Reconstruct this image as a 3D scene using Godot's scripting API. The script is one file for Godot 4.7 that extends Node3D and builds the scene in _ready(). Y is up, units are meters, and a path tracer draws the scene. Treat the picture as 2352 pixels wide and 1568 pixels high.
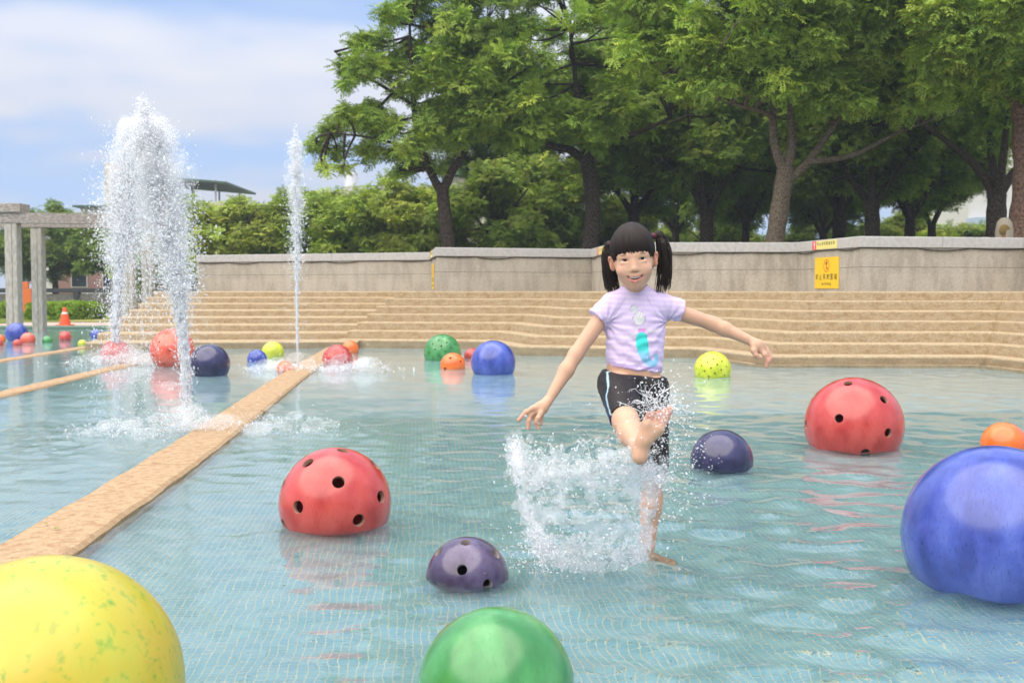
extends Node3D
# A paddling pool with glazed ceramic balls, fountains and a child kicking up water, in front of terrace steps, a wall and a park.

var rng := RandomNumberGenerator.new()
var mats := {}
var names := {}

func _ready() -> void:
	rng.seed = 20240611
	set_view()
	make_materials()
	make_ground()
	make_pool()
	make_steps()
	make_wall()
	make_left_park()
	make_buildings()
	make_trees()
	make_balls()
	make_person()
	make_fountains()
	make_splash()
	make_small_things()

# ------------------------------------------------------------------ view, sky, sun
func set_view() -> void:
	var cam := Camera3D.new()
	cam.name = "camera"
	add_child(cam)
	cam.position = Vector3(0, 0.96, 0)
	cam.rotation = Vector3(-atan(116.0 / 2500.0), 0, 0)
	var lens := CameraAttributesPhysical.new()
	lens.frustum_focal_length = 38.27
	lens.frustum_near = 0.05
	lens.frustum_far = 600.0
	lens.frustum_focus_distance = 4.15
	lens.exposure_aperture = 7.0
	cam.attributes = lens
	cam.fov = rad_to_deg(2.0 * atan(784.0 / 2500.0))
	cam.near = 0.05
	cam.far = 600.0
	cam.current = true
	var env := Environment.new()
	env.tonemap_mode = Environment.TONE_MAPPER_LINEAR
	env.tonemap_exposure = 1.78
	env.background_mode = Environment.BG_SKY
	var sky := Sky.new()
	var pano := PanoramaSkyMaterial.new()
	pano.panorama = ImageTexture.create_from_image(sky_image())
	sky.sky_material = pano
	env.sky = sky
	env.sdfgi_enabled = true
	env.ssao_enabled = true
	env.ssil_enabled = true
	env.fog_enabled = true
	env.fog_density = 0.0012
	env.fog_light_color = Color(0.86, 0.9, 0.97)
	var we := WorldEnvironment.new()
	we.name = "environment"
	we.environment = env
	add_child(we)
	var sun := DirectionalLight3D.new()
	sun.name = "sun"
	sun.light_energy = 0.95
	sun.light_angular_distance = 95.0
	sun.light_color = Color(1.0, 0.96, 0.88)
	sun.shadow_enabled = true
	add_child(sun)
	sun.look_at_from_position(Vector3(-5.5, 20, 6), Vector3.ZERO)

func sky_image() -> Image:
	# thin streaks of cloud over pale blue, the same all round
	var w := 1024
	var h := 512
	var im := Image.create(w, h, false, Image.FORMAT_RGBF)
	var n1 := FastNoiseLite.new()
	n1.seed = 35
	n1.frequency = 1.0
	n1.fractal_octaves = 5
	var n2 := FastNoiseLite.new()
	n2.seed = 106
	n2.frequency = 1.0
	n2.fractal_octaves = 3
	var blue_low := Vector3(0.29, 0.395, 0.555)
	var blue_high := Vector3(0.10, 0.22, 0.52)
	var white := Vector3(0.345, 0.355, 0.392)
	for j in h:
		var el := PI * (0.5 - (j + 0.5) / h)
		var y := sin(el)
		var c := cos(el)
		if y < -0.03:
			for i in w:
				im.set_pixel(i, j, Color(0.30, 0.33, 0.33))
			continue
		for i in w:
			var az := TAU * (i + 0.5) / w
			var x := sin(az) * c
			var z := -cos(az) * c
			var k := 1.0 / (maxf(y, 0.0) + 0.16)
			var v := n1.get_noise_3d(x * k * 0.75 + 3.0, y * 5.0, z * k * 1.5)
			var b := n2.get_noise_3d(x * 1.6, y * 13.0 + 1.7, z * 1.6)
			var cover := smoothstep(-0.28, 0.34, v * 0.9 + b * 0.75 + 0.10)
			cover = cover * 0.72 + 0.16
			var wisp := n2.get_noise_3d(x * 5.0 + 9.0, y * 46.0, z * 5.0) * 0.5 + n1.get_noise_3d(x * k * 2.6, y * 22.0, z * k * 2.6)
			cover = clampf(cover + wisp * 0.55 * cover * (1.15 - cover) * 2.2, 0.0, 1.0)
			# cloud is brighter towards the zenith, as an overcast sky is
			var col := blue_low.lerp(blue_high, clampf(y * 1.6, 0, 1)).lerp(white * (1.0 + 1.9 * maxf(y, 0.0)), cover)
			im.set_pixel(i, j, Color(col.x, col.y, col.z))
	return im

# ------------------------------------------------------------------ materials
func lin(r: float, g: float, b: float, a := 1.0) -> Color:
	return Color(r, g, b, a).linear_to_srgb()

func M(called: String, c: Color, rough := 0.8, spec := 0.5) -> StandardMaterial3D:
	var m := StandardMaterial3D.new()
	m.resource_name = called
	m.albedo_color = c
	m.roughness = rough
	m.metallic_specular = spec
	mats[called] = m
	return m

func ramp(cols: Array) -> Gradient:
	var g := Gradient.new()
	var o := PackedFloat32Array()
	var c := PackedColorArray()
	for e in cols:
		o.append(e[0])
		c.append(Color(e[1], e[2], e[3]).linear_to_srgb())
	g.offsets = o
	g.colors = c
	return g

func ntex(kind: int, freq: float, octaves: int, cols: Array, sd: int, size := 512) -> NoiseTexture2D:
	var n := FastNoiseLite.new()
	n.noise_type = kind
	n.seed = sd
	n.frequency = freq
	n.fractal_octaves = octaves
	if kind == FastNoiseLite.TYPE_CELLULAR:
		n.cellular_return_type = FastNoiseLite.RETURN_CELL_VALUE
		n.fractal_type = FastNoiseLite.FRACTAL_NONE
	var t := NoiseTexture2D.new()
	t.width = size
	t.height = size
	t.seamless = true
	t.seamless_blend_skirt = 0.15
	t.noise = n
	t.color_ramp = ramp(cols)
	return t

func grey_tex(kind: int, freq: float, octaves: int, sd: int, normal := false, strength := 4.0, size := 512) -> NoiseTexture2D:
	var n := FastNoiseLite.new()
	n.noise_type = kind
	n.seed = sd
	n.frequency = freq
	n.fractal_octaves = octaves
	var t := NoiseTexture2D.new()
	t.width = size
	t.height = size
	t.seamless = true
	t.noise = n
	t.as_normal_map = normal
	t.bump_strength = strength
	return t

func tri(m: StandardMaterial3D, tex: Texture2D, s: Vector3, world := true) -> void:
	m.albedo_texture = tex
	m.uv1_triplanar = true
	m.uv1_world_triplanar = world
	m.uv1_scale = s

func over(m: StandardMaterial3D, tex: Texture2D, s: Vector3, world := true) -> void:
	m.detail_enabled = true
	m.detail_albedo = tex
	m.detail_blend_mode = BaseMaterial3D.BLEND_MODE_MUL
	m.detail_uv_layer = BaseMaterial3D.DETAIL_UV_2
	m.uv2_triplanar = true
	m.uv2_world_triplanar = world
	m.uv2_scale = s

func relief(m: StandardMaterial3D, tex: Texture2D, cm: float) -> void:
	m.heightmap_enabled = true
	m.heightmap_texture = tex
	m.heightmap_scale = cm

func make_materials() -> void:
	var CELL := FastNoiseLite.TYPE_CELLULAR
	var SIM := FastNoiseLite.TYPE_SIMPLEX_SMOOTH
	var stain := ntex(SIM, 0.012, 5, [[0.25, 0.78, 0.765, 0.745], [0.5, 0.94, 0.93, 0.92], [0.72, 1, 1, 1]], 3)
	var stain2 := ntex(SIM, 0.02, 5, [[0.2, 0.82, 0.75, 0.66], [0.45, 0.96, 0.92, 0.86], [0.75, 1, 1, 1]], 8)
	var rough_h := grey_tex(CELL, 0.09, 1, 4)
	# washed-pebble finish of the steps: sandy
	var m := M("step_stone", Color.WHITE, 0.85, 0.35)
	tri(m, ntex(CELL, 0.075, 1, [[0.0, 0.365, 0.28, 0.175], [0.3, 0.435, 0.34, 0.215], [0.55, 0.485, 0.385, 0.25], [0.8, 0.53, 0.44, 0.305], [1.0, 0.40, 0.32, 0.215]], 21), Vector3(2, 2, 2))
	over(m, stain2, Vector3(0.45, 0.9, 0.45))
	relief(m, rough_h, 0.35)
	m = M("step_stone_wet", Color.WHITE, 0.6, 0.5)
	tri(m, ntex(CELL, 0.075, 1, [[0.0, 0.28, 0.205, 0.12], [0.35, 0.35, 0.26, 0.15], [0.7, 0.42, 0.32, 0.19], [1.0, 0.32, 0.25, 0.16]], 22), Vector3(2, 2, 2))
	over(m, stain, Vector3(0.5, 1.2, 0.5))
	relief(m, rough_h, 0.35)
	m = M("wall_stone", Color.WHITE, 0.9, 0.3)
	tri(m, ntex(CELL, 0.085, 1, [[0.0, 0.38, 0.345, 0.285], [0.3, 0.46, 0.42, 0.35], [0.6, 0.52, 0.48, 0.405], [0.85, 0.57, 0.53, 0.46], [1.0, 0.43, 0.385, 0.315]], 23), Vector3(2, 2, 2))
	over(m, stain, Vector3(0.55, 0.16, 0.55))
	relief(m, rough_h, 0.4)
	m = M("coping_stone", Color.WHITE, 0.85, 0.35)
	tri(m, ntex(SIM, 0.02, 5, [[0.25, 0.44, 0.43, 0.415], [0.5, 0.49, 0.48, 0.465], [0.75, 0.53, 0.52, 0.505]], 24), Vector3(0.8, 0.8, 0.8))
	over(m, ntex(SIM, 0.05, 4, [[0.3, 0.9, 0.895, 0.885], [0.6, 1, 1, 1]], 25), Vector3(3.0, 0.6, 3.0))
	m = M("kerb_stone", Color.WHITE, 0.7, 0.45)
	tri(m, ntex(CELL, 0.075, 1, [[0.0, 0.39, 0.255, 0.135], [0.35, 0.44, 0.295, 0.16], [0.7, 0.49, 0.34, 0.195], [1.0, 0.42, 0.295, 0.17]], 26), Vector3(2, 2, 2))
	over(m, ntex(SIM, 0.03, 5, [[0.3, 0.80, 0.72, 0.64], [0.5, 0.96, 0.94, 0.91], [0.7, 1, 1, 1]], 27), Vector3(0.8, 0.8, 0.8))
	relief(m, rough_h, 0.3)
	# pool
	m = M("pool_tile", Color.WHITE, 0.35, 0.5)
	tri(m, ntex(CELL, 0.03, 1, [[0.0, 0.205, 0.375, 0.42], [0.5, 0.25, 0.42, 0.465], [1.0, 0.295, 0.465, 0.49]], 28), Vector3(1.2, 1.2, 1.2))
	m = M("pool_grout", Color.WHITE, 0.85, 0.3)
	tri(m, ntex(SIM, 0.02, 4, [[0.3, 0.58, 0.52, 0.36], [0.6, 0.66, 0.60, 0.44]], 29), Vector3(1, 1, 1))
	m = M("pool_floor_far", Color.WHITE, 0.6, 0.4)
	tri(m, ntex(SIM, 0.012, 4, [[0.3, 0.35, 0.49, 0.54], [0.5, 0.40, 0.54, 0.585], [0.7, 0.45, 0.57, 0.595]], 30), Vector3(0.5, 0.5, 0.5))
	m = M("water", Color(0.93, 0.985, 0.985, 0.0), 0.03, 0.5)
	m.transparency = BaseMaterial3D.TRANSPARENCY_ALPHA
	m.refraction_enabled = true
	m.refraction_scale = 0.033
	m.uv1_triplanar = true
	m.uv1_world_triplanar = true
	m.uv1_scale = Vector3(0.9, 0.9, 0.9)
	m.normal_enabled = true
	m.normal_texture = grey_tex(SIM, 0.022, 3, 31, true, 5.0, 1024)
	m.normal_scale = 0.09
	# plants and soil
	m = M("bark_dark", Color.WHITE, 0.95, 0.2)
	var bark_h := grey_tex(SIM, 0.03, 4, 33)
	tri(m, ntex(SIM, 0.03, 5, [[0.3, 0.028, 0.022, 0.018], [0.5, 0.062, 0.048, 0.038], [0.7, 0.12, 0.095, 0.075]], 32), Vector3(2.2, 0.7, 2.2))
	relief(m, bark_h, 3.0)
	m = M("bark_pale", Color.WHITE, 0.95, 0.2)
	tri(m, ntex(SIM, 0.035, 5, [[0.28, 0.07, 0.052, 0.036], [0.5, 0.17, 0.132, 0.095], [0.72, 0.27, 0.22, 0.165]], 34), Vector3(2.2, 0.8, 2.2))
	relief(m, bark_h, 3.0)
	m = M("bark_red", Color.WHITE, 0.95, 0.2)
	tri(m, ntex(SIM, 0.03, 5, [[0.28, 0.09, 0.06, 0.045], [0.5, 0.20, 0.115, 0.08], [0.66, 0.27, 0.20, 0.155], [0.75, 0.30, 0.13, 0.08]], 35), Vector3(1.6, 0.8, 1.6))
	relief(m, bark_h, 3.0)
	m = M("leaf", Color.WHITE, 0.6, 0.28)
	m.vertex_color_use_as_albedo = true
	m.cull_mode = BaseMaterial3D.CULL_DISABLED
	m.backlight_enabled = true
	m.backlight = Color(0.70, 0.74, 0.34)
	m = M("grass", Color.WHITE, 0.95, 0.2)
	tri(m, ntex(SIM, 0.06, 5, [[0.25, 0.10, 0.15, 0.03], [0.5, 0.19, 0.26, 0.055], [0.7, 0.33, 0.34, 0.10]], 36), Vector3(0.7, 0.7, 0.7))
	relief(m, grey_tex(SIM, 0.15, 4, 37), 3.0)
	m = M("dry_grass", Color.WHITE, 0.95, 0.2)
	tri(m, ntex(SIM, 0.05, 5, [[0.25, 0.22, 0.21, 0.06], [0.5, 0.35, 0.32, 0.10], [0.7, 0.46, 0.40, 0.17]], 38), Vector3(0.7, 0.7, 0.7))
	m = M("soil", Color.WHITE, 0.95, 0.2)
	tri(m, ntex(SIM, 0.03, 5, [[0.3, 0.08, 0.07, 0.035], [0.6, 0.16, 0.14, 0.07]], 39), Vector3(0.3, 0.3, 0.3))
	# concrete and building fabric
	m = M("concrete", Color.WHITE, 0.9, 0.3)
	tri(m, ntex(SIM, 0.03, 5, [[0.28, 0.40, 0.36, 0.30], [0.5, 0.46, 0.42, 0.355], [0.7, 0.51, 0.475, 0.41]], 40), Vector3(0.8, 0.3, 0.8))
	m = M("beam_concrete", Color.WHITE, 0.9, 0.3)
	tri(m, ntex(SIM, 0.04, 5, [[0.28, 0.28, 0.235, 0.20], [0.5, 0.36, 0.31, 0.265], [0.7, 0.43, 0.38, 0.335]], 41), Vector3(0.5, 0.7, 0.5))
	m = M("dark_wall", Color.WHITE, 0.9, 0.3)
	tri(m, ntex(SIM, 0.03, 5, [[0.3, 0.11, 0.105, 0.095], [0.6, 0.21, 0.195, 0.175]], 42), Vector3(0.8, 0.8, 0.8))
	M("dark_trim", lin(0.035, 0.04, 0.042), 0.7)
	M("pool_rim_green", lin(0.11, 0.19, 0.13), 0.7)
	m = M("pink_paving", Color.WHITE, 0.85, 0.3)
	tri(m, ntex(SIM, 0.03, 4, [[0.3, 0.44, 0.32, 0.27], [0.6, 0.55, 0.42, 0.36]], 43), Vector3(0.6, 0.6, 0.6))
	M("building_pink", lin(0.36, 0.22, 0.19), 0.9, 0.3)
	M("building_red", lin(0.33, 0.145, 0.115), 0.9, 0.3)
	M("building_white", lin(0.62, 0.60, 0.56), 0.85, 0.3)
	M("building_cream", lin(0.55, 0.50, 0.42), 0.85, 0.3)
	M("roof_green", lin(0.09, 0.15, 0.115), 0.6, 0.4)
	M("roof_steel", lin(0.42, 0.50, 0.62), 0.5, 0.5)
	M("steel", lin(0.5, 0.51, 0.53), 0.35, 0.6)
	M("window_glass", lin(0.03, 0.04, 0.05), 0.1, 0.6)
	M("cone_orange", lin(0.85, 0.10, 0.02), 0.5, 0.5)
	M("cone_white", lin(0.8, 0.8, 0.78), 0.5, 0.5)
	M("orange_panel", lin(0.75, 0.18, 0.04), 0.6, 0.4)
	M("black_cable", lin(0.03, 0.03, 0.03), 0.6, 0.4)
	M("sign_yellow", lin(0.86, 0.56, 0.02), 0.45, 0.5)
	M("banner_yellow", lin(0.78, 0.70, 0.24), 0.5, 0.5)
	M("sign_red", lin(0.80, 0.055, 0.06), 0.5, 0.5)
	M("sign_ink", lin(0.10, 0.085, 0.03), 0.6, 0.4)
	M("sign_orange", lin(0.82, 0.17, 0.02), 0.6, 0.4)
	M("banner_white", lin(0.85, 0.8, 0.78), 0.6, 0.4)
	m = M("log_pale", Color.WHITE, 0.9, 0.2)
	tri(m, ntex(SIM, 0.04, 4, [[0.3, 0.26, 0.22, 0.165], [0.6, 0.40, 0.355, 0.28]], 44), Vector3(2, 2, 2))
	M("log_cut", lin(0.22, 0.15, 0.055), 0.9, 0.2)
	M("log_cut_red", lin(0.27, 0.10, 0.045), 0.9, 0.2)
	# water in the air: drops and films scatter most of the light that meets them
	m = M("water_drop", Color(0.98, 0.98, 0.99, 0.34), 0.06, 0.5)
	m.transparency = BaseMaterial3D.TRANSPARENCY_ALPHA
	m = M("water_foam", Color(0.93, 0.935, 0.95, 0.62), 0.2, 0.5)
	m.transparency = BaseMaterial3D.TRANSPARENCY_ALPHA
	m = M("water_mist", Color(0.98, 0.98, 0.99, 0.10), 0.6, 0.3)
	m.transparency = BaseMaterial3D.TRANSPARENCY_ALPHA
	m = M("water_film", Color(0.95, 0.96, 0.98, 0.36), 0.05, 0.5)
	m.transparency = BaseMaterial3D.TRANSPARENCY_ALPHA
	m.cull_mode = BaseMaterial3D.CULL_DISABLED

# ------------------------------------------------------------------ helpers
func numbered(called: String) -> String:
	var k: int = names.get(called, 0)
	names[called] = k + 1
	return called if k == 0 else "%s_%03d" % [called, k]

func tag(o: Node, label := "", category := "", group := "", kind := "") -> void:
	if label: o.set_meta("label", label)
	if category: o.set_meta("category", category)
	if group: o.set_meta("group", group)
	if kind: o.set_meta("kind", kind)

func thing(called: String, label: String, category: String, at := Vector3.ZERO, turn := 0.0, group := "") -> Node3D:
	var o := Node3D.new()
	o.name = numbered(called)
	add_child(o)
	o.position = at
	o.rotation.y = turn
	tag(o, label, category, group)
	return o

func part(called: String, mesh: Mesh, m: Material, parent: Node3D, at := Vector3.ZERO) -> MeshInstance3D:
	var o := MeshInstance3D.new()
	o.name = numbered(called) if parent == self else called
	o.mesh = mesh
	o.material_override = m
	parent.add_child(o, true)
	o.position = at
	return o

func structure(called: String, mesh: Mesh, m: Material) -> MeshInstance3D:
	var o := part(called, mesh, m, self)
	o.set_meta("kind", "structure")
	return o

func new_st() -> SurfaceTool:
	var st := SurfaceTool.new()
	st.begin(Mesh.PRIMITIVE_TRIANGLES)
	st.set_smooth_group(-1)
	return st

func quad(st: SurfaceTool, a: Vector3, b: Vector3, c: Vector3, d: Vector3) -> void:
	# a, b, c, d run clockwise seen from the front
	for v in [a, b, c, a, c, d]:
		st.add_vertex(v)

func box(st: SurfaceTool, lo: Vector3, hi: Vector3) -> void:
	var a := Vector3(lo.x, lo.y, hi.z)
	var b := Vector3(hi.x, lo.y, hi.z)
	var c := Vector3(hi.x, hi.y, hi.z)
	var d := Vector3(lo.x, hi.y, hi.z)
	var e := Vector3(lo.x, lo.y, lo.z)
	var f := Vector3(hi.x, lo.y, lo.z)
	var g := Vector3(hi.x, hi.y, lo.z)
	var h := Vector3(lo.x, hi.y, lo.z)
	quad(st, a, d, c, b)
	quad(st, f, g, h, e)
	quad(st, e, h, d, a)
	quad(st, b, c, g, f)
	quad(st, d, h, g, c)
	quad(st, e, a, b, f)

func done(st: SurfaceTool) -> ArrayMesh:
	st.generate_normals()
	return st.commit()

func box_mesh(size: Vector3) -> ArrayMesh:
	var st := new_st()
	var b := minf(0.012, minf(size.x, minf(size.y, size.z)) * 0.2)
	bevel_box(st, -size / 2, size / 2, b)
	return done(st)

func bevel_box(st: SurfaceTool, lo: Vector3, hi: Vector3, b: float) -> void:
	# a box whose edges are chamfered by b
	var c := (lo + hi) / 2
	var h := (hi - lo) / 2
	var P := func(sx: float, sy: float, sz: float, axis: int) -> Vector3:
		var v := Vector3(sx * (h.x - b), sy * (h.y - b), sz * (h.z - b))
		v[axis] += b * [sx, sy, sz][axis]
		return c + v
	for axis in 3:
		var u := (axis + 1) % 3
		var w := (axis + 2) % 3
		for s in [-1.0, 1.0]:
			var q := []
			for k in [[-1.0, -1.0], [1.0, -1.0], [1.0, 1.0], [-1.0, 1.0]]:
				var sg := [0.0, 0.0, 0.0]
				sg[axis] = s
				sg[u] = k[0]
				sg[w] = k[1]
				q.append(P.call(sg[0], sg[1], sg[2], axis))
			if s > 0: quad(st, q[0], q[3], q[2], q[1])
			else: quad(st, q[0], q[1], q[2], q[3])
		for k in [[-1.0, -1.0], [1.0, -1.0], [1.0, 1.0], [-1.0, 1.0]]:
			# edge along this axis, between the faces of u and w
			var q2 := []
			for e in [[-1.0, u], [1.0, u], [1.0, w], [-1.0, w]]:
				var sg2 := [0.0, 0.0, 0.0]
				sg2[axis] = e[0]
				sg2[u] = k[0]
				sg2[w] = k[1]
				q2.append(P.call(sg2[0], sg2[1], sg2[2], e[1]))
			if k[0] * k[1] > 0: quad(st, q2[0], q2[1], q2[2], q2[3])
			else: quad(st, q2[0], q2[3], q2[2], q2[1])

func spline(p: PackedVector3Array, each: int) -> PackedVector3Array:
	var out := PackedVector3Array()
	for i in p.size() - 1:
		var a := p[maxi(i - 1, 0)]
		var d := p[mini(i + 2, p.size() - 1)]
		for k in each:
			out.append(p[i].cubic_interpolate(p[i + 1], a, d, float(k) / each))
	out.append(p[-1])
	return out

func add_tube(V: PackedVector3Array, N: PackedVector3Array, I: PackedInt32Array, p: PackedVector3Array, r: PackedFloat32Array, sides: int, cap := true) -> void:
	var n := p.size()
	var up := Vector3(0.31, 0.22, 0.93)
	var base := V.size()
	for i in n:
		var d := (p[mini(i + 1, n - 1)] - p[maxi(i - 1, 0)]).normalized()
		if absf(d.dot(up)) > 0.97: up = Vector3(0.9, 0.3, 0.1)
		var x := up.cross(d).normalized()
		var y := d.cross(x)
		up = y
		if absf(up.dot(d)) > 0.99: up = x
		for k in sides:
			var a := TAU * k / sides
			var o := x * cos(a) + y * sin(a)
			V.append(p[i] + o * r[i])
			N.append(o)
	for i in n - 1:
		for k in sides:
			var a := base + i * sides + k
			var b := base + i * sides + (k + 1) % sides
			var c := a + sides
			var d := b + sides
			for q in [a, c, b, b, c, d]:
				I.append(q)
	if cap:
		for e in [0, n - 1]:
			var c0 := V.size()
			V.append(p[e])
			N.append((p[e] - p[1 if e == 0 else n - 2]).normalized())
			for k in sides:
				var a: int = base + e * sides + k
				var b: int = base + e * sides + (k + 1) % sides
				if e == 0:
					I.append_array(PackedInt32Array([c0, b, a]))
				else:
					I.append_array(PackedInt32Array([c0, a, b]))

func arrays_mesh(V: PackedVector3Array, N: PackedVector3Array, I: PackedInt32Array, C := PackedColorArray(), UV := PackedVector2Array()) -> ArrayMesh:
	var a := []
	a.resize(Mesh.ARRAY_MAX)
	a[Mesh.ARRAY_VERTEX] = V
	a[Mesh.ARRAY_NORMAL] = N
	a[Mesh.ARRAY_INDEX] = I
	if C.size(): a[Mesh.ARRAY_COLOR] = C
	if UV.size(): a[Mesh.ARRAY_TEX_UV] = UV
	var m := ArrayMesh.new()
	m.add_surface_from_arrays(Mesh.PRIMITIVE_TRIANGLES, a)
	return m

func tube_mesh(p: PackedVector3Array, r0: float, r1: float, sides := 8) -> ArrayMesh:
	var V := PackedVector3Array()
	var N := PackedVector3Array()
	var I := PackedInt32Array()
	var r := PackedFloat32Array()
	for i in p.size():
		r.append(lerpf(r0, r1, float(i) / maxi(1, p.size() - 1)))
	add_tube(V, N, I, p, r, sides)
	return arrays_mesh(V, N, I)

func lathe_mesh(prof: Array, sides: int) -> ArrayMesh:
	# prof: [radius, height] from the bottom up
	var st := new_st()
	st.set_smooth_group(1)
	for i in prof.size() - 1:
		for k in sides:
			var a := TAU * k / sides
			var b := TAU * (k + 1) / sides
			var p0 := Vector3(cos(a) * prof[i][0], prof[i][1], sin(a) * prof[i][0])
			var p1 := Vector3(cos(b) * prof[i][0], prof[i][1], sin(b) * prof[i][0])
			var p2 := Vector3(cos(b) * prof[i + 1][0], prof[i + 1][1], sin(b) * prof[i + 1][0])
			var p3 := Vector3(cos(a) * prof[i + 1][0], prof[i + 1][1], sin(a) * prof[i + 1][0])
			quad(st, p0, p1, p2, p3)
	return done(st)

func multi(called: String, mesh: Mesh, m: Material, xf: Array, cols: PackedColorArray, parent: Node3D) -> MultiMeshInstance3D:
	var mm := MultiMesh.new()
	mm.transform_format = MultiMesh.TRANSFORM_3D
	mm.use_colors = cols.size() > 0
	mm.mesh = mesh
	mm.instance_count = xf.size()
	for i in xf.size():
		mm.set_instance_transform(i, xf[i])
		if cols.size(): mm.set_instance_color(i, cols[i])
	var o := MultiMeshInstance3D.new()
	o.name = numbered(called) if parent == self else called
	o.multimesh = mm
	o.material_override = m
	parent.add_child(o, true)
	return o

# ------------------------------------------------------------------ ground, pool, steps, wall
const FAR_Z := -260.0

func sheet(x0: float, x1: float, z0: float, z1: float, y: float) -> ArrayMesh:
	var st := new_st()
	quad(st, Vector3(x0, y, z1), Vector3(x1, y, z1), Vector3(x1, y, z0), Vector3(x0, y, z0))
	return done(st)

func make_ground() -> void:
	structure("ground", sheet(-320, 320, 320, -320, -0.30), mats.soil)

func floor_y(z: float) -> float:
	return clampf(-0.155 + (-z - 4.5) * 0.0065, -0.155, -0.045)

const GRID_TURN := 0.0873      # the tiles and kerbs run a little to the left, away from the camera

func make_pool() -> void:
	# floor: a bed that rises gently to the back
	var st := new_st()
	var zs := [7.0, -4.5, -8.0, -12.0, -16.0, -21.5, -27.4]
	for i in zs.size() - 1:
		quad(st, Vector3(-16, floor_y(zs[i + 1]), zs[i + 1]), Vector3(13, floor_y(zs[i + 1]), zs[i + 1]), Vector3(13, floor_y(zs[i]), zs[i]), Vector3(-16, floor_y(zs[i]), zs[i]))
	var fl := structure("pool_floor", done(st), mats.pool_floor_far)
	# mosaic where the water is near enough to see it: grout bed and tiles
	var ax := Vector3(cos(GRID_TURN), 0, -sin(GRID_TURN))
	var az := Vector3(-sin(GRID_TURN), 0, -cos(GRID_TURN))
	st = new_st()
	var P := func(u: float, w: float) -> Vector3:
		var p := ax * u + az * w
		p.y = floor_y(p.z) + 0.004
		return p
	for i in 140:
		var w0 := 1.4 + i * 0.05
		for j in 16:
			var u0 := -2.9 + j * 0.49375
			quad(st, P.call(u0, w0 + 0.05), P.call(u0 + 0.49375, w0 + 0.05), P.call(u0 + 0.49375, w0), P.call(u0, w0))
	part("grout_bed", done(st), mats.pool_grout, fl)
	var tile := new_st()
	var ts := 0.0255
	var th := ts * 0.5 - 0.0015
	var tp := 0.0012
	quad(tile, Vector3(-th, tp, -th), Vector3(th, tp, -th), Vector3(th, tp, th), Vector3(-th, tp, th))
	quad(tile, Vector3(-th, tp, th), Vector3(th, tp, th), Vector3(th, 0, th), Vector3(-th, 0, th))
	quad(tile, Vector3(th, tp, -th), Vector3(-th, tp, -th), Vector3(-th, 0, -th), Vector3(th, 0, -th))
	quad(tile, Vector3(-th, tp, -th), Vector3(-th, tp, th), Vector3(-th, 0, th), Vector3(-th, 0, -th))
	quad(tile, Vector3(th, tp, th), Vector3(th, tp, -th), Vector3(th, 0, -th), Vector3(th, 0, th))
	var tm := done(tile)
	var xf := []
	var near := []
	var bs := Basis(Vector3.UP, GRID_TURN)
	var w := 1.6
	while w < 8.4:
		var half := 0.56 * w + 1.4
		var u := -floorf(minf(half, 2.9) / ts) * ts
		while u < minf(half, 5.0):
			var p: Vector3 = P.call(u, w)
			if true:
				var t := Transform3D(bs, p + Vector3(0, rng.randf_range(-0.0005, 0.0005), 0))
				if w > 2.62 and w < 2.85 and u > 0.35 and u < 1.1: near.append(t)
				else: xf.append(t)
			u += ts
		w += ts
	xf.append_array(near.slice(290))
	multi("mosaic", tm, mats.pool_tile, xf, PackedColorArray(), fl).set_meta("kind", "stuff")
	for t in near.slice(0, 290):
		var o := part("tile", tm, mats.pool_tile, fl)
		o.transform = t
	make_water()
	# kerbs that part the pool into strips, wet stone a finger above the water
	kerb([Vector3(-1.56, 0, 2.0), Vector3(-1.795, 0, -4.6), Vector3(-2.48, 0, -12.4), Vector3(-2.95, 0, -18.2)], 0.325, "wide sandy stone kerb running through the pool beside the yellow ball")
	kerb([Vector3(-4.30, 0, -3.0), Vector3(-4.74, 0, -10.0), Vector3(-4.99, 0, -13.9), Vector3(-5.22, 0, -17.8)], 0.23, "middle sandy stone kerb ending by the red ball under the fountain")
	kerb([Vector3(-6.55, 0, -8.0), Vector3(-7.03, 0, -14.9), Vector3(-7.28, 0, -18.5), Vector3(-7.55, 0, -22.5)], 0.22, "farthest sandy stone kerb in the pool at the left")

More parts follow.
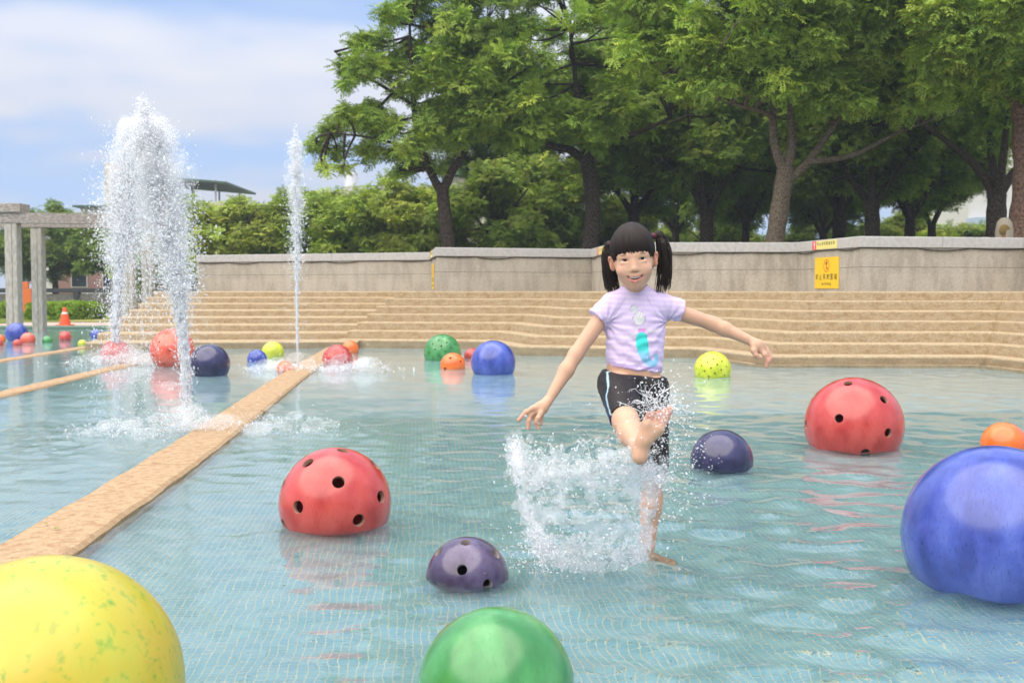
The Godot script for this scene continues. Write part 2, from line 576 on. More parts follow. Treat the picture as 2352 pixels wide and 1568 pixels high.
func kerb(p: Array, width: float, label: String) -> void:
	var o := thing("pool_kerb", label, "kerb", p[0], 0.0, "stone kerbs dividing the pool")
	var total := 0.0
	var pts := spline(PackedVector3Array(p), 12)
	# laid as cast lengths with an uneven top and worn edges
	var n := FastNoiseLite.new()
	n.seed = 91
	n.frequency = 0.9
	var run := 0.0
	var from := 0
	for i in range(1, pts.size()):
		run += pts[i].distance_to(pts[i - 1])
		if run > 2.3 or i == pts.size() - 1:
			var st := new_st()
			var rings := []
			var steps := (i - from) * 6
			for k in steps + 1:
				var f := float(k) / steps * (i - from)
				var i0 := mini(from + int(f), pts.size() - 2)
				var c := pts[i0].lerp(pts[i0 + 1], f - int(f))
				var d := (pts[i0 + 1] - pts[i0]).normalized()
				var s := Vector3(-d.z, 0, d.x)
				var gap := 0.003 * (1 if k == 0 else -1 if k == steps else 0)
				c += d * gap
				var h := width / 2
				var a := n.get_noise_2d(c.x * 30, c.z * 30) * 0.007
				var b := n.get_noise_2d(c.x * 30 + 40, c.z * 30) * 0.009
				var top := (0.022 if width > 0.3 else 0.012) + n.get_noise_2d(c.x * 3, c.z * 3 + 9) * 0.006
				rings.append([c - s * (h + 0.012 + a) + Vector3(0, -0.2, 0), c - s * (h + a) + Vector3(0, top - 0.014, 0), c - s * (h - 0.02 + a) + Vector3(0, top, 0), c - s * h * 0.4 + Vector3(0, top + 0.003, 0), c + s * h * 0.4 + Vector3(0, top + 0.003, 0), c + s * (h - 0.02 + b) + Vector3(0, top, 0), c + s * (h + b) + Vector3(0, top - 0.014, 0), c + s * (h + 0.012 + b) + Vector3(0, -0.2, 0)])
			for k in steps:
				for q in 7:
					quad(st, rings[k][q] - p[0], rings[k + 1][q] - p[0], rings[k + 1][q + 1] - p[0], rings[k][q + 1] - p[0])
			part("kerb_stone", done(st), mats.kerb_stone, o)
			from = i
			run = 0.0
	total += run

func make_water() -> void:
	var n1 := FastNoiseLite.new()
	n1.seed = 71
	n1.frequency = 1.0
	n1.fractal_octaves = 2
	n1.fractal_gain = 0.3
	var n2 := FastNoiseLite.new()
	n2.seed = 72
	n2.frequency = 1.0
	n2.fractal_octaves = 2
	var rows := 330
	var cols := 400
	var V := PackedVector3Array()
	var N := PackedVector3Array()
	var I := PackedInt32Array()
	V.resize((rows + 1) * (cols + 1))
	N.resize(V.size())
	var foot := Vector2(0.5, -3.9)
	var jets := [Vector2(-2.26, -7.54), Vector2(-2.6, -13.2), Vector2(-5.24, -14.36)]
	for j in rows + 1:
		var z := -1.15 * pow(27.3 / 1.15, float(j) / rows)
		var a := minf(14.5, 3.0 + 0.72 * -z)
		for i in cols + 1:
			var x := lerpf(-a, minf(a, 12.5), float(i) / cols)
			var lively := 0.20 + 0.80 * smoothstep(-1.5, 1.2, x + 0.12 * z + 0.5)
			var h := 0.0165 * lively * (1.0 - 0.6 * smoothstep(4.5, 11.0, -z)) * n1.get_noise_2d(x * 3.0, z * 4.6)
			h += 0.0028 * n2.get_noise_2d(x * 0.8 + 50, z * 1.1)
			var fx := x - foot.x
			var fz := z - foot.y
			var fd := sqrt(fx * fx + fz * fz)
			if fd < 2.6:
				h += 0.0055 * sin(fd * 26.0) * exp(-fd * 1.5) * smoothstep(0.03, 0.3, fd)
			for q in jets:
				var dx: float = x - q.x
				var dz: float = z - q.y
				var d2 := dx * dx + dz * dz
				if d2 < 5.0:
					h += 0.010 * exp(-d2 * 0.9) * n1.get_noise_2d(x * 8.0, z * 8.0)
			V[j * (cols + 1) + i] = Vector3(x, h, z)
	for j in rows + 1:
		for i in cols + 1:
			var k := j * (cols + 1) + i
			var l := V[k - 1] if i > 0 else V[k]
			var r := V[k + 1] if i < cols else V[k]
			var u := V[k - cols - 1] if j > 0 else V[k]
			var d := V[k + cols + 1] if j < rows else V[k]
			var nn := (r - l).cross(d - u)
			if nn.y < 0: nn = -nn
			N[k] = nn.normalized()
	for j in rows:
		for i in cols:
			var k := j * (cols + 1) + i
			I.append_array(PackedInt32Array([k, k + cols + 1, k + 1, k + 1, k + cols + 1, k + cols + 2]))
	var w := structure("water", arrays_mesh(V, N, I), mats.water)
	var st := new_st()
	quad(st, Vector3(-3.83, 0, -1.15), Vector3(3.83, 0, -1.15), Vector3(9.0, 0, 7.0), Vector3(-9.0, 0, 7.0))
	part("near_water", done(st), mats.water, w)

func step_run(o: Node3D, B: Array, T: Array, n: int, rise: float) -> void:
	var cnt := B.size()
	for k in n:
		var st := new_st()
		var st2 := new_st()
		var y0 := k * rise - (0.16 if k == 0 else 0.012)
		var y1 := (k + 1) * rise
		var tread := 0.42
		var prof := [[0.0, y0], [0.0, y1 - 0.024], [0.004 / tread, y1 - 0.010], [0.013 / tread, y1 - 0.002], [0.028 / tread, y1], [1.04, y1]]
		for i in cnt - 1:
			# each length between two corners is cut finer so that its edge can be worn
			var m := maxi(1, int(Vector2(B[i].x - B[i + 1].x, B[i].y - B[i + 1].y).length() / 0.5))
			for s in m:
				var ring := [[], []]
				for e in 2:
					var f := float(s + e) / m
					var b: Vector2 = B[i].lerp(B[i + 1], f)
					var t: Vector2 = T[i].lerp(T[i + 1], f)
					for q in prof:
						var v: Vector2 = b.lerp(t, (k + q[0]) / (n - 1.0))
						var wear := 0.0
						if q[0] > 0.0 and q[0] < 0.5: wear = 0.004 * sin(v.x * 7.3 + k * 1.7) * sin(v.x * 2.9 + v.y)
						ring[e].append(Vector3(v.x, q[1] + wear, v.y))
				for q in prof.size() - 1:
					quad(st if q < 1 else st2, ring[0][q], ring[0][q + 1], ring[1][q + 1], ring[1][q])
		# a step: the cast face and the worn tread on it
		var sp := part("step", done(st), mats.step_stone_wet if k == 0 else mats.step_stone, o)
		part("tread", done(st2), mats.step_stone, sp)

func make_steps() -> void:
	var o := thing("terrace_steps", "broad sandy stone steps with folded front behind the girl", "steps")
	var B := [Vector2(-2.72, -21.6), Vector2(-2.98, -18.5), Vector2(-0.5, -18.05), Vector2(0.12, -16.2), Vector2(2.66, -15.7), Vector2(3.2, -13.8), Vector2(5.96, -13.7), Vector2(6.25, -11.7), Vector2(12, -11.5)]
	var T := [Vector2(-2.1, -24.6), Vector2(-2.26, -20.8), Vector2(0.87, -20.8), Vector2(1.16, -18.7), Vector2(3.9, -18.2), Vector2(4.54, -16.3), Vector2(7.3, -16.2), Vector2(7.7, -14.2), Vector2(13.2, -14.0)]
	step_run(o, B, T, 7, 0.136)
	# a ledge of footing that shows just above the water along the right-hand flights
	var st := new_st()
	var foot := [Vector2(2.66, -15.58), Vector2(3.08, -13.72), Vector2(5.88, -13.6), Vector2(6.12, -11.6), Vector2(12, -11.4)]
	for i in foot.size() - 1:
		var d: Vector2 = (foot[i + 1] - foot[i]).normalized()
		var nn := Vector2(-d.y, d.x) * 0.3
		var a: Vector2 = foot[i]
		var b: Vector2 = foot[i + 1]
		quad(st, Vector3(a.x - nn.x, 0.03, a.y - nn.y), Vector3(b.x - nn.x, 0.03, b.y - nn.y), Vector3(b.x, 0.03, b.y), Vector3(a.x, 0.03, a.y))
		quad(st, Vector3(a.x, 0.03, a.y), Vector3(b.x, 0.03, b.y), Vector3(b.x, -0.16, b.y), Vector3(a.x, -0.16, a.y))
	part("footing", done(st), mats.step_stone_wet, o)
	var lb := [Vector2(-8.6, -27.5), Vector2(-7.0, -17.8), Vector2(-2.6, -18.35)]
	var lt := [Vector2(-8.7, -28.6), Vector2(-7.7, -23.4), Vector2(-1.6, -23.2)]
	var o2 := thing("terrace_steps", "far flight of sandy stone steps behind the fountains, left of the kerb end", "steps")
	step_run(o2, lb, lt, 8, 0.119)
	# landing between the top step and the wall
	var W := wall_line()
	st = new_st()
	var lo := [Vector2(-7.7, -24.1), Vector2(-1.6, -23.9), Vector2(-1.95, -21.0), Vector2(0.95, -21.0), Vector2(1.3, -18.95), Vector2(4.05, -18.4), Vector2(4.7, -16.5), Vector2(7.45, -16.4), Vector2(7.85, -14.4), Vector2(13.4, -14.2)]
	var hi := [Vector2(-8.5, -27.6), W[1] + Vector2(0.1, -0.1), W[2] + Vector2(0.1, -0.1), W[3], W[4], W[5], W[6], Vector2(8.3, -17.9), Vector2(9.0, -17.9), Vector2(14, -17.9)]
	for i in lo.size() - 1:
		quad(st, Vector3(hi[i].x, 0.946, hi[i].y), Vector3(hi[i + 1].x, 0.946, hi[i + 1].y), Vector3(lo[i + 1].x, 0.946, lo[i + 1].y), Vector3(lo[i].x, 0.946, lo[i].y))
	structure("landing", done(st), mats.step_stone)

func wall_line() -> Array:
	return [Vector2(-7.65, -26.5), Vector2(-1.82, -24.4), Vector2(-1.5, -21.7), Vector2(1.65, -22.6), Vector2(1.87, -19.5), Vector2(5.1, -19.5), Vector2(5.53, -17.3), Vector2(8.36, -17.8), Vector2(8.7, -15.6), Vector2(13.5, -15.9)]

func offset_line(p: Array, d: float) -> Array:
	# moves a line towards the pool by d, mitred at the corners
	var out := []
	for i in p.size():
		var a: Vector2 = (p[i] - p[i - 1]).normalized() if i > 0 else (p[1] - p[0]).normalized()
		var b: Vector2 = (p[i + 1] - p[i]).normalized() if i < p.size() - 1 else a
		var na := Vector2(-a.y, a.x)
		var nb := Vector2(-b.y, b.x)
		var m := (na + nb).normalized()
		out.append(p[i] + m * d / maxf(0.35, m.dot(na)))
	return out

func slab_between(f0: Vector2, f1: Vector2, b0: Vector2, b1: Vector2, y0: float, y1: float, bev: float) -> ArrayMesh:
	var st := new_st()
	var A := func(v: Vector2, y: float) -> Vector3: return Vector3(v.x, y, v.y)
	var g0 := f0.lerp(b0, bev / 0.3)
	var g1 := f1.lerp(b1, bev / 0.3)
	quad(st, A.call(f0, y0), A.call(f0, y1 - bev), A.call(f1, y1 - bev), A.call(f1, y0))
	quad(st, A.call(f0, y1 - bev), A.call(g0, y1), A.call(g1, y1), A.call(f1, y1 - bev))
	quad(st, A.call(g0, y1), A.call(b0, y1), A.call(b1, y1), A.call(g1, y1))
	quad(st, A.call(b1, y0), A.call(b1, y1), A.call(b0, y1), A.call(b0, y0))
	quad(st, A.call(b0, y0), A.call(b0, y1), A.call(f0, y1 - bev), A.call(f0, y0))
	quad(st, A.call(f1, y0), A.call(f1, y1 - bev), A.call(b1, y1), A.call(b1, y0))
	quad(st, A.call(f0, y0), A.call(f1, y0), A.call(b1, y0), A.call(b0, y0))
	return done(st)

func make_wall() -> void:
	var W := wall_line()
	var back := offset_line(W, -0.28)
	var cf := offset_line(W, 0.035)
	var cb := offset_line(W, -0.32)
	var o := thing("retaining_wall", "zigzag pebble-dashed grey wall with pale coping at the top of the steps", "wall")
	for i in W.size() - 1:
		# panels in two courses with a fine joint between
		var split := 1.34
		part("wall_panel", slab_between(W[i], W[i + 1], back[i], back[i + 1], 0.90, split - 0.004, 0.003), mats.wall_stone, o)
		part("wall_panel", slab_between(W[i], W[i + 1], back[i], back[i + 1], split + 0.002, 1.655, 0.003), mats.wall_stone, o)
		var len: float = (W[i + 1] - W[i]).length()
		var n := maxi(1, roundi(len / 1.25))
		for k in n:
			var a := float(k) / n + (0.0 if k == 0 else 0.003 / len)
			var b := float(k + 1) / n - (0.0 if k == n - 1 else 0.003 / len)
			part("coping_stone", slab_between(cf[i].lerp(cf[i + 1], a), cf[i].lerp(cf[i + 1], b), cb[i].lerp(cb[i + 1], a), cb[i].lerp(cb[i + 1], b), 1.656, 1.825, 0.012), mats.coping_stone, o)
	# a cable pinned under the coping, sagging between its hooks
	var cable := PackedVector3Array()
	var cl := offset_line(W, 0.02)
	for i in W.size() - 1:
		var n := maxi(2, roundi((W[i + 1] - W[i]).length() / 0.85))
		for k in n:
			for s in 5:
				var f := (k + s / 5.0) / n
				var v: Vector2 = cl[i].lerp(cl[i + 1], f)
				cable.append(Vector3(v.x, 1.646 - 0.045 * 4 * (s / 5.0) * (1 - s / 5.0) * (0.5 + 0.5 * sin(i * 3.0 + k * 2.1)), v.y))
	part("cable", tube_mesh(cable, 0.009, 0.009, 5), mats.black_cable, o)
	# signs
	wall_sign(W[5], W[6], 0.315, 0.695, "yellow no-climbing sign on the wall fold to the right of the girl", "large")
	wall_sign(W[1], W[2], 0.30, 0.62, "yellow sign seen almost edge-on at the wall fold above the green dotted ball", "large")
	wall_banner(W[5], W[6], 0.30, 0.69, "red and pale yellow strip sign on the coping above the yellow sign")
	wall_banner(W[3], W[4], 0.34, 0.72, "red and pale yellow strip sign on the coping beside the girl's hair")
	wall_banner(W[1], W[2], 0.26, 0.6, "pale yellow strip sign on the coping at the fold above the steps on the left")

# strokes of the characters on the signs, in a 10 by 10 square from the lower left
const GLYPHS := {
	"jin": [[1, 8, 4.5, 8], [2.7, 9.5, 2.7, 5.5], [2.6, 7.8, 1, 6], [2.8, 7.8, 4.4, 6], [5.5, 8, 9.3, 8], [7.4, 9.5, 7.4, 5.5], [7.3, 7.8, 5.6, 6], [7.5, 7.8, 9.2, 6], [2.6, 4.6, 7.4, 4.6], [1, 3.2, 9, 3.2], [5, 3.2, 5, 0.6], [3.4, 2.3, 2, 1], [6.6, 2.3, 8, 1]],
	"zhi": [[5, 9.4, 5, 0.8], [5, 5.6, 8.4, 5.6], [2.4, 6.4, 2.4, 0.8], [0.6, 0.8, 9.4, 0.8]],
	"pan": [[1, 8.6, 4, 8.6], [2.5, 9.6, 2.5, 5.6], [6, 8.6, 9.2, 8.6], [7.6, 9.6, 7.6, 5.6], [4.2, 9.2, 5.8, 7], [5.8, 9.2, 4.2, 7], [0.8, 5.4, 9.2, 5.4], [3.2, 5.4, 1.4, 3.9], [6.8, 5.4, 8.6, 3.9], [2.6, 3.6, 7.4, 3.6], [1.4, 2.3, 8.6, 2.3], [5, 4.6, 5, 0.5], [5, 0.5, 3.9, 1]],
	"pa": [[2, 9, 2, 3], [2, 3, 0.8, 0.8], [3.4, 8.8, 3.4, 2], [4.4, 8.8, 4.6, 2.6], [4.8, 8.4, 9, 8.4], [9, 8.4, 9, 5], [4.8, 5, 9, 5], [6.9, 8.4, 6.9, 5], [4.8, 8.4, 4.8, 1.6], [4.8, 1.6, 9.4, 1.6], [9.4, 1.6, 9.4, 2.8]],
	"wei": [[1, 9.2, 9, 9.2], [9, 9.2, 9, 0.7], [9, 0.7, 1, 0.7], [1, 0.7, 1, 9.2], [3, 7.8, 7, 7.8], [2.4, 6.6, 7.6, 6.6], [3.4, 5.4, 6.6, 5.4], [6.6, 5.4, 6.6, 4.2], [3.4, 4.2, 6.6, 4.2], [3.4, 5.4, 3.4, 4.2], [2.6, 3, 7.4, 3], [5, 3.6, 5, 1.4]],
	"qiang": [[1.6, 9.2, 1.6, 5.4], [1.6, 5.8, 3.6, 5.8], [3.4, 9.2, 3.4, 0.8], [1.4, 3.8, 3.4, 3.8], [1.6, 3.8, 0.8, 0.8], [4.6, 8.4, 9.4, 8.4], [7, 9.4, 7, 5.6], [5.6, 7.6, 5.2, 6.2], [8.4, 7.6, 8.8, 6.2], [4.4, 5.6, 9.4, 5.6], [5, 4.4, 9, 4.4], [9, 4.4, 9, 0.8], [9, 0.8, 5, 0.8], [5, 0.8, 5, 4.4], [6.2, 3.2, 7.8, 3.2], [7.8, 3.2, 7.8, 2], [7.8, 2, 6.2, 2], [6.2, 2, 6.2, 3.2]],
}

func strokes(st: SurfaceTool, list: Array, at: Vector2, sc: Vector2, wide: float, z: float) -> void:
	for s in list:
		var a: Vector2 = at + Vector2(s[0], s[1]) * sc / 10.0
		var b: Vector2 = at + Vector2(s[2], s[3]) * sc / 10.0
		var d := (b - a).normalized()
		var n := Vector2(-d.y, d.x) * wide / 2
		quad(st, Vector3(a.x + n.x, a.y + n.y, z), Vector3(b.x + n.x, b.y + n.y, z), Vector3(b.x - n.x, b.y - n.y, z), Vector3(a.x - n.x, a.y - n.y, z))

func frame_on(a: Vector2, b: Vector2, f0: float, f1: float, y: float, off: float) -> Transform3D:
	var d := (b - a).normalized()
	var n := Vector2(-d.y, d.x)
	var c := a.lerp(b, (f0 + f1) / 2) + n * off
	return Transform3D(Basis(Vector3(d.x, 0, d.y), Vector3.UP, Vector3(n.x, 0, n.y)), Vector3(c.x, y, c.y))

func wall_sign(a: Vector2, b: Vector2, f0: float, f1: float, label: String, _kind: String) -> void:
	var w := (b - a).length() * (f1 - f0)
	var h := 0.53
	var o := thing("wall_sign", label, "sign")
	o.transform = frame_on(a, b, f0, f1, 1.265, 0.003)
	part("plate", box_mesh(Vector3(w, h, 0.008)), mats.sign_yellow, o, Vector3(0, 0, 0.004))
	var st := new_st()
	var i := 0
	for g in ["jin", "zhi", "pan", "pa", "wei", "qiang"]:
		st = new_st()
		strokes(st, GLYPHS[g], Vector2(-w / 2 + 0.035 + i * (w - 0.06) / 6.0, -0.118), Vector2(0.098, 0.105), 0.0105, 0.0088)
		part("character", done(st), mats.sign_ink, o)
		i += 1
	var tm := TextMesh.new()
	var fo := SystemFont.new()
	fo.font_names = PackedStringArray(["Droid Sans"])
	tm.font = fo
	tm.text = "No Climbing"
	tm.font_size = 32
	tm.pixel_size = 0.0019
	tm.depth = 0.001
	var tx := part("lettering", tm, mats.sign_ink, o, Vector3(0, -0.185, 0.0094))
	tx.scale = Vector3(1.0, 1.0, 1.0)
	# the prohibition ring with a climbing figure and the bar across it
	st = new_st()
	var rr := 0.108
	for k in 40:
		var p := TAU * k / 40
		var q := TAU * (k + 1) / 40
		var c := Vector3(0, 0.118, 0.009)
		quad(st, c + Vector3(cos(q), sin(q), 0) * rr, c + Vector3(cos(p), sin(p), 0) * rr, c + Vector3(cos(p), sin(p), 0) * (rr - 0.019), c + Vector3(cos(q), sin(q), 0) * (rr - 0.019))
	strokes(st, [[-6.5, 6.5, 6.5, -6.5]], Vector2(0, 0.118), Vector2(0.11, 0.11), 0.016, 0.0096)
	part("ring", done(st), mats.sign_orange, o)
	st = new_st()
	strokes(st, [[-1, -6, 0.4, -1], [0.4, -1, 3, -4], [3, -4, 3.2, -7], [0.2, -1, 0.8, 4], [0.8, 4, 3.6, 6], [0.6, 2.6, -3, 4.4]], Vector2(0, 0.118), Vector2(0.10, 0.10), 0.02, 0.0089)
	for k in 10:
		var p := TAU * k / 10
		var q := TAU * (k + 1) / 10
		var c := Vector3(0.0, 0.176, 0.0089)
		for v in [c, c + Vector3(cos(q), sin(q), 0) * 0.016, c + Vector3(cos(p), sin(p), 0) * 0.016]: st.add_vertex(v)
	part("pictogram", done(st), mats.sign_ink, o)

func wall_banner(a: Vector2, b: Vector2, f0: float, f1: float, label: String) -> void:
	var w := (b - a).length() * (f1 - f0)
	var o := thing("strip_sign", label, "sign")
	o.transform = frame_on(a, b, f0, f1, 1.738, 0.037)
	part("strip", box_mesh(Vector3(w * 0.84, 0.145, 0.006)), mats.banner_yellow, o, Vector3(w * 0.08, 0, 0.003))
	part("end_panel", box_mesh(Vector3(w * 0.158, 0.145, 0.006)), mats.sign_red, o, Vector3(-w * 0.421, 0, 0.003))
	var st := new_st()
	var i := 0
	for g in ["jin", "zhi", "pan", "pa", "wei", "qiang", "jin", "pan"]:
		st = new_st()
		strokes(st, GLYPHS[g], Vector2(-w * 0.30 + i * w * 0.092, -0.008), Vector2(0.062, 0.058), 0.006, 0.0068)
		part("character", done(st), mats.sign_ink, o)
		i += 1
	st = new_st()
	strokes(st, [[-1.2, 4.5, 0.4, -2], [0.4, -2, 2.4, 4.5], [0.4, -2, 0.4, -5]], Vector2(-w * 0.421, 0), Vector2(0.1, 0.12), 0.02, 0.0068)
	part("emblem", done(st), mats.banner_white, o)

# ------------------------------------------------------------------ park on the left, buildings
func make_left_park() -> void:
	# raised lawn behind the wall
	var W := wall_line()
	var back := offset_line(W, -0.3)
	var st := new_st()
	for i in back.size() - 1:
		quad(st, Vector3(back[i].x * 1.6, 1.15, -75), Vector3(back[i + 1].x * 1.6 + (60 if i == back.size() - 2 else 0), 1.15, -75), Vector3(back[i + 1].x + (40 if i == back.size() - 2 else 0), 1.15, back[i + 1].y), Vector3(back[i].x, 1.15, back[i].y))
	structure("lawn", done(st), mats.grass)
	# dyed rim of the pool, pink paving, grass
	st = new_st()
	bevel_box(st, Vector3(-30, -0.2, -28.0), Vector3(-7.4, 0.075, -27.4), 0.03)
	structure("pool_edge", done(st), mats.pool_rim_green)
	structure("path", sheet(-40, -6.5, -28.0, -31.6, 0.05), mats.pink_paving)
	structure("lawn_strip", sheet(-60, -14.2, -28.0, -31.6, 0.058), mats.grass)
	structure("park_ground", sheet(-90, -5.0, -31.6, -95, 0.06), mats.grass)
	# bank of dry grass rising to the wall end
	st = new_st()
	var n := 10
	for i in n:
		for j in n:
			var q := []
			for e in [[0, 0], [1, 0], [1, 1], [0, 1]]:
				var fx := float(i + e[0]) / n
				var fz := float(j + e[1]) / n
				var x := lerpf(-13.5, -7.6, fx)
				var z := lerpf(-32.2, -42.0, fz)
				q.append(Vector3(x, 0.065 + 0.95 * smoothstep(0.0, 1.0, fx) * smoothstep(0.0, 0.7, fz) + 0.03 * sin(x * 3.1) * sin(z * 2.3) * fx, z))
			quad(st, q[3], q[2], q[1], q[0])
	structure("grass_bank", done(st), mats.dry_grass)
	# low dark boundary wall
	var o := thing("boundary_wall", "long dark grey park wall with a black rail at the far left", "wall")
	for k in 12:
		var x := -30.0 + k * 2.0
		part("wall_panel", box_mesh(Vector3(1.97, 0.80, 0.2)), mats.dark_wall, o, Vector3(x, 0.45, -42.6))
		part("wall_post", box_mesh(Vector3(0.22, 0.95, 0.26)), mats.dark_trim, o, Vector3(x + 1.0, 0.52, -42.55))
	part("rail", box_mesh(Vector3(24.2, 0.17, 0.3)), mats.dark_trim, o, Vector3(-19, 0.98, -42.6))
	# clipped hedges
	hedge(Vector3(-18.6, 0.06, -36.2), Vector3(3.4, 0.34, 1.3), "bright green clipped hedge behind the pergola columns at the left", 5)
	hedge(Vector3(-14.2, 0.06, -34.6), Vector3(1.7, 0.36, 1.2), "round clipped green bush behind the traffic cone", 6)
	hedge(Vector3(-22.6, 0.06, -36.0), Vector3(2.4, 0.34, 1.3), "clipped green hedge at the left edge of the picture", 7)
	hedge(Vector3(-12.3, 0.06, -35.4), Vector3(0.9, 0.32, 0.8), "low dull brown shrub to the right of the cone", 8)
	pergola()
	# traffic cone on the far pool edge
	o = thing("traffic_cone", "orange traffic cone with a white band at the far pool edge", "cone", Vector3(-11.66, 0.052, -28.35))
	part("base", box_mesh(Vector3(0.36, 0.035, 0.36)), mats.cone_orange, o, Vector3(0, 0.018, 0))
	part("body", lathe_mesh([[0.15, 0.035], [0.142, 0.06], [0.05, 0.42], [0.043, 0.43], [0.043, 0.40]], 20), mats.cone_orange, o)
	part("band", lathe_mesh([[0.0795, 0.31], [0.062, 0.372]], 20), mats.cone_white, o)
	part("tip", lathe_mesh([[0.051, 0.42], [0.046, 0.47], [0.03, 0.48], [0.0, 0.48]], 20), mats.cone_orange, o)
	# orange painted panel between the columns
	o = thing("orange_post", "orange painted panel post standing before the dark wall between the columns", "post", Vector3(-18.3, 0.06, -41.0))
	part("panel", box_mesh(Vector3(0.42, 0.98, 0.12)), mats.orange_panel, o, Vector3(0, 0.5, 0))
	part("panel_head", box_mesh(Vector3(0.3, 0.24, 0.12)), mats.orange_panel, o, Vector3(-0.05, 1.12, 0))
	part("foot", box_mesh(Vector3(0.6, 0.06, 0.4)), mats.dark_trim, o, Vector3(0, 0.03, 0))

func hedge(at: Vector3, size: Vector3, label: String, sd: int) -> void:
	var o := thing("hedge", label, "hedge", at)
	var r := RandomNumberGenerator.new()
	r.seed = sd * 77
	var st := new_st()
	bevel_box(st, Vector3(-size.x * 0.42, 0, -size.z * 0.4), Vector3(size.x * 0.42, size.y * 0.8, size.z * 0.4), 0.1)
	part("stems", done(st), mats.bark_dark, o)
	var xf := []
	var cols := PackedColorArray()
	for i in int(620 * size.x):
		var u := Vector3(r.randf_range(-1, 1), r.randf_range(0, 1), r.randf_range(-1, 1))
		var k := r.randi() % 3
		if k == 0: u.y = 1.0
		elif k == 1: u.z = 1.0
		else: u.x = signf(u.x)
		var p := Vector3(u.x * size.x / 2, u.y * size.y, u.z * size.z / 2) * r.randf_range(0.9, 1.03)
		xf.append(Transform3D(Basis.from_euler(Vector3(r.randf() * TAU, r.randf() * TAU, r.randf() * TAU)).scaled(Vector3.ONE * r.randf_range(0.16, 0.28)), p))
		var v := r.randf_range(0.75, 1.2)
		cols.append(Color(0.30 * v, 0.44 * v, 0.055 * v) if sd != 8 else Color(0.16 * v, 0.15 * v, 0.06 * v))
	multi("foliage", leaf_clump(3, true), mats.leaf, xf, cols, o).set_meta("kind", "stuff")

func pergola() -> void:
	var o := thing("pergola", "curved concrete pergola with two ring beams on square columns at the left", "pergola", Vector3(-10.9, 0, -24.0))
	var org := o.position
	for c in [Vector3(-10.93, 0, -23.9), Vector3(-8.62, 0, -24.5), Vector3(-13.4, 0, -24.4)]:
		column(o, c - org, 0.265, 2.44, true)
	for c in [Vector3(-11.08, 0, -25.5), Vector3(-8.75, 0, -26.2), Vector3(-13.6, 0, -26.0)]:
		column(o, c - org, 0.25, 2.44, false)
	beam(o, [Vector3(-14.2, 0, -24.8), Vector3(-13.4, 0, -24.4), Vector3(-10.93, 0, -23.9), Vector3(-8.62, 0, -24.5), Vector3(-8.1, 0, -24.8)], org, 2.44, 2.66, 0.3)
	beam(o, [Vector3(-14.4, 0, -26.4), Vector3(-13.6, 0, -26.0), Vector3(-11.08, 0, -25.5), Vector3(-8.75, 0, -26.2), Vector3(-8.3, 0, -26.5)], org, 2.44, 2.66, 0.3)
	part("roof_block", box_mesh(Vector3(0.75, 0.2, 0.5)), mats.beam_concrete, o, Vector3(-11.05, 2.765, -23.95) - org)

func column(o: Node3D, at: Vector3, w: float, h: float, _front: bool) -> void:
	# square column with a groove down each face
	var st := new_st()
	var a := w / 2
	bevel_box(st, Vector3(-a, -0.2, -a), Vector3(a * 0.18, h, a), 0.012)
	bevel_box(st, Vector3(a * 0.30, -0.2, -a), Vector3(a, h, a), 0.012)
	bevel_box(st, Vector3(-a * 0.9, -0.2, -a * 0.86), Vector3(a * 0.9, h - 0.01, a * 0.86), 0.004)
	part("column", done(st), mats.concrete, o, at)

func beam(o: Node3D, p: Array, org: Vector3, y0: float, y1: float, w: float) -> void:
	var pts := spline(PackedVector3Array(p), 8)
	var st := new_st()
	var ring := []
	for i in pts.size():
		var d := (pts[mini(i + 1, pts.size() - 1)] - pts[maxi(0, i - 1)]).normalized()
		var s := Vector3(-d.z, 0, d.x) * w / 2
		var c := pts[i] - org
		ring.append([c + s + Vector3(0, y0, 0), c + s + Vector3(0, y1, 0), c - s + Vector3(0, y1, 0), c - s + Vector3(0, y0, 0)])
	for i in pts.size() - 1:
		for k in 4:
			quad(st, ring[i][k], ring[i][(k + 1) % 4], ring[i + 1][(k + 1) % 4], ring[i + 1][k])
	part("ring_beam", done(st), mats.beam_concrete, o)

func windows(o: Node3D, x0: float, x1: float, y0: float, y1: float, nx: int, ny: int, z: float, w: float, h: float) -> void:
	for i in nx:
		for j in ny:
			var c := Vector3(lerpf(x0, x1, (i + 0.5) / nx), lerpf(y0, y1, (j + 0.5) / ny), z)
			var f := part("window", box_mesh(Vector3(w, h, 0.12)), mats.building_white, o, c)
			part("pane", box_mesh(Vector3(w * 0.86, h * 0.86, 0.03)), mats.window_glass, f, Vector3(0, 0, 0.065))

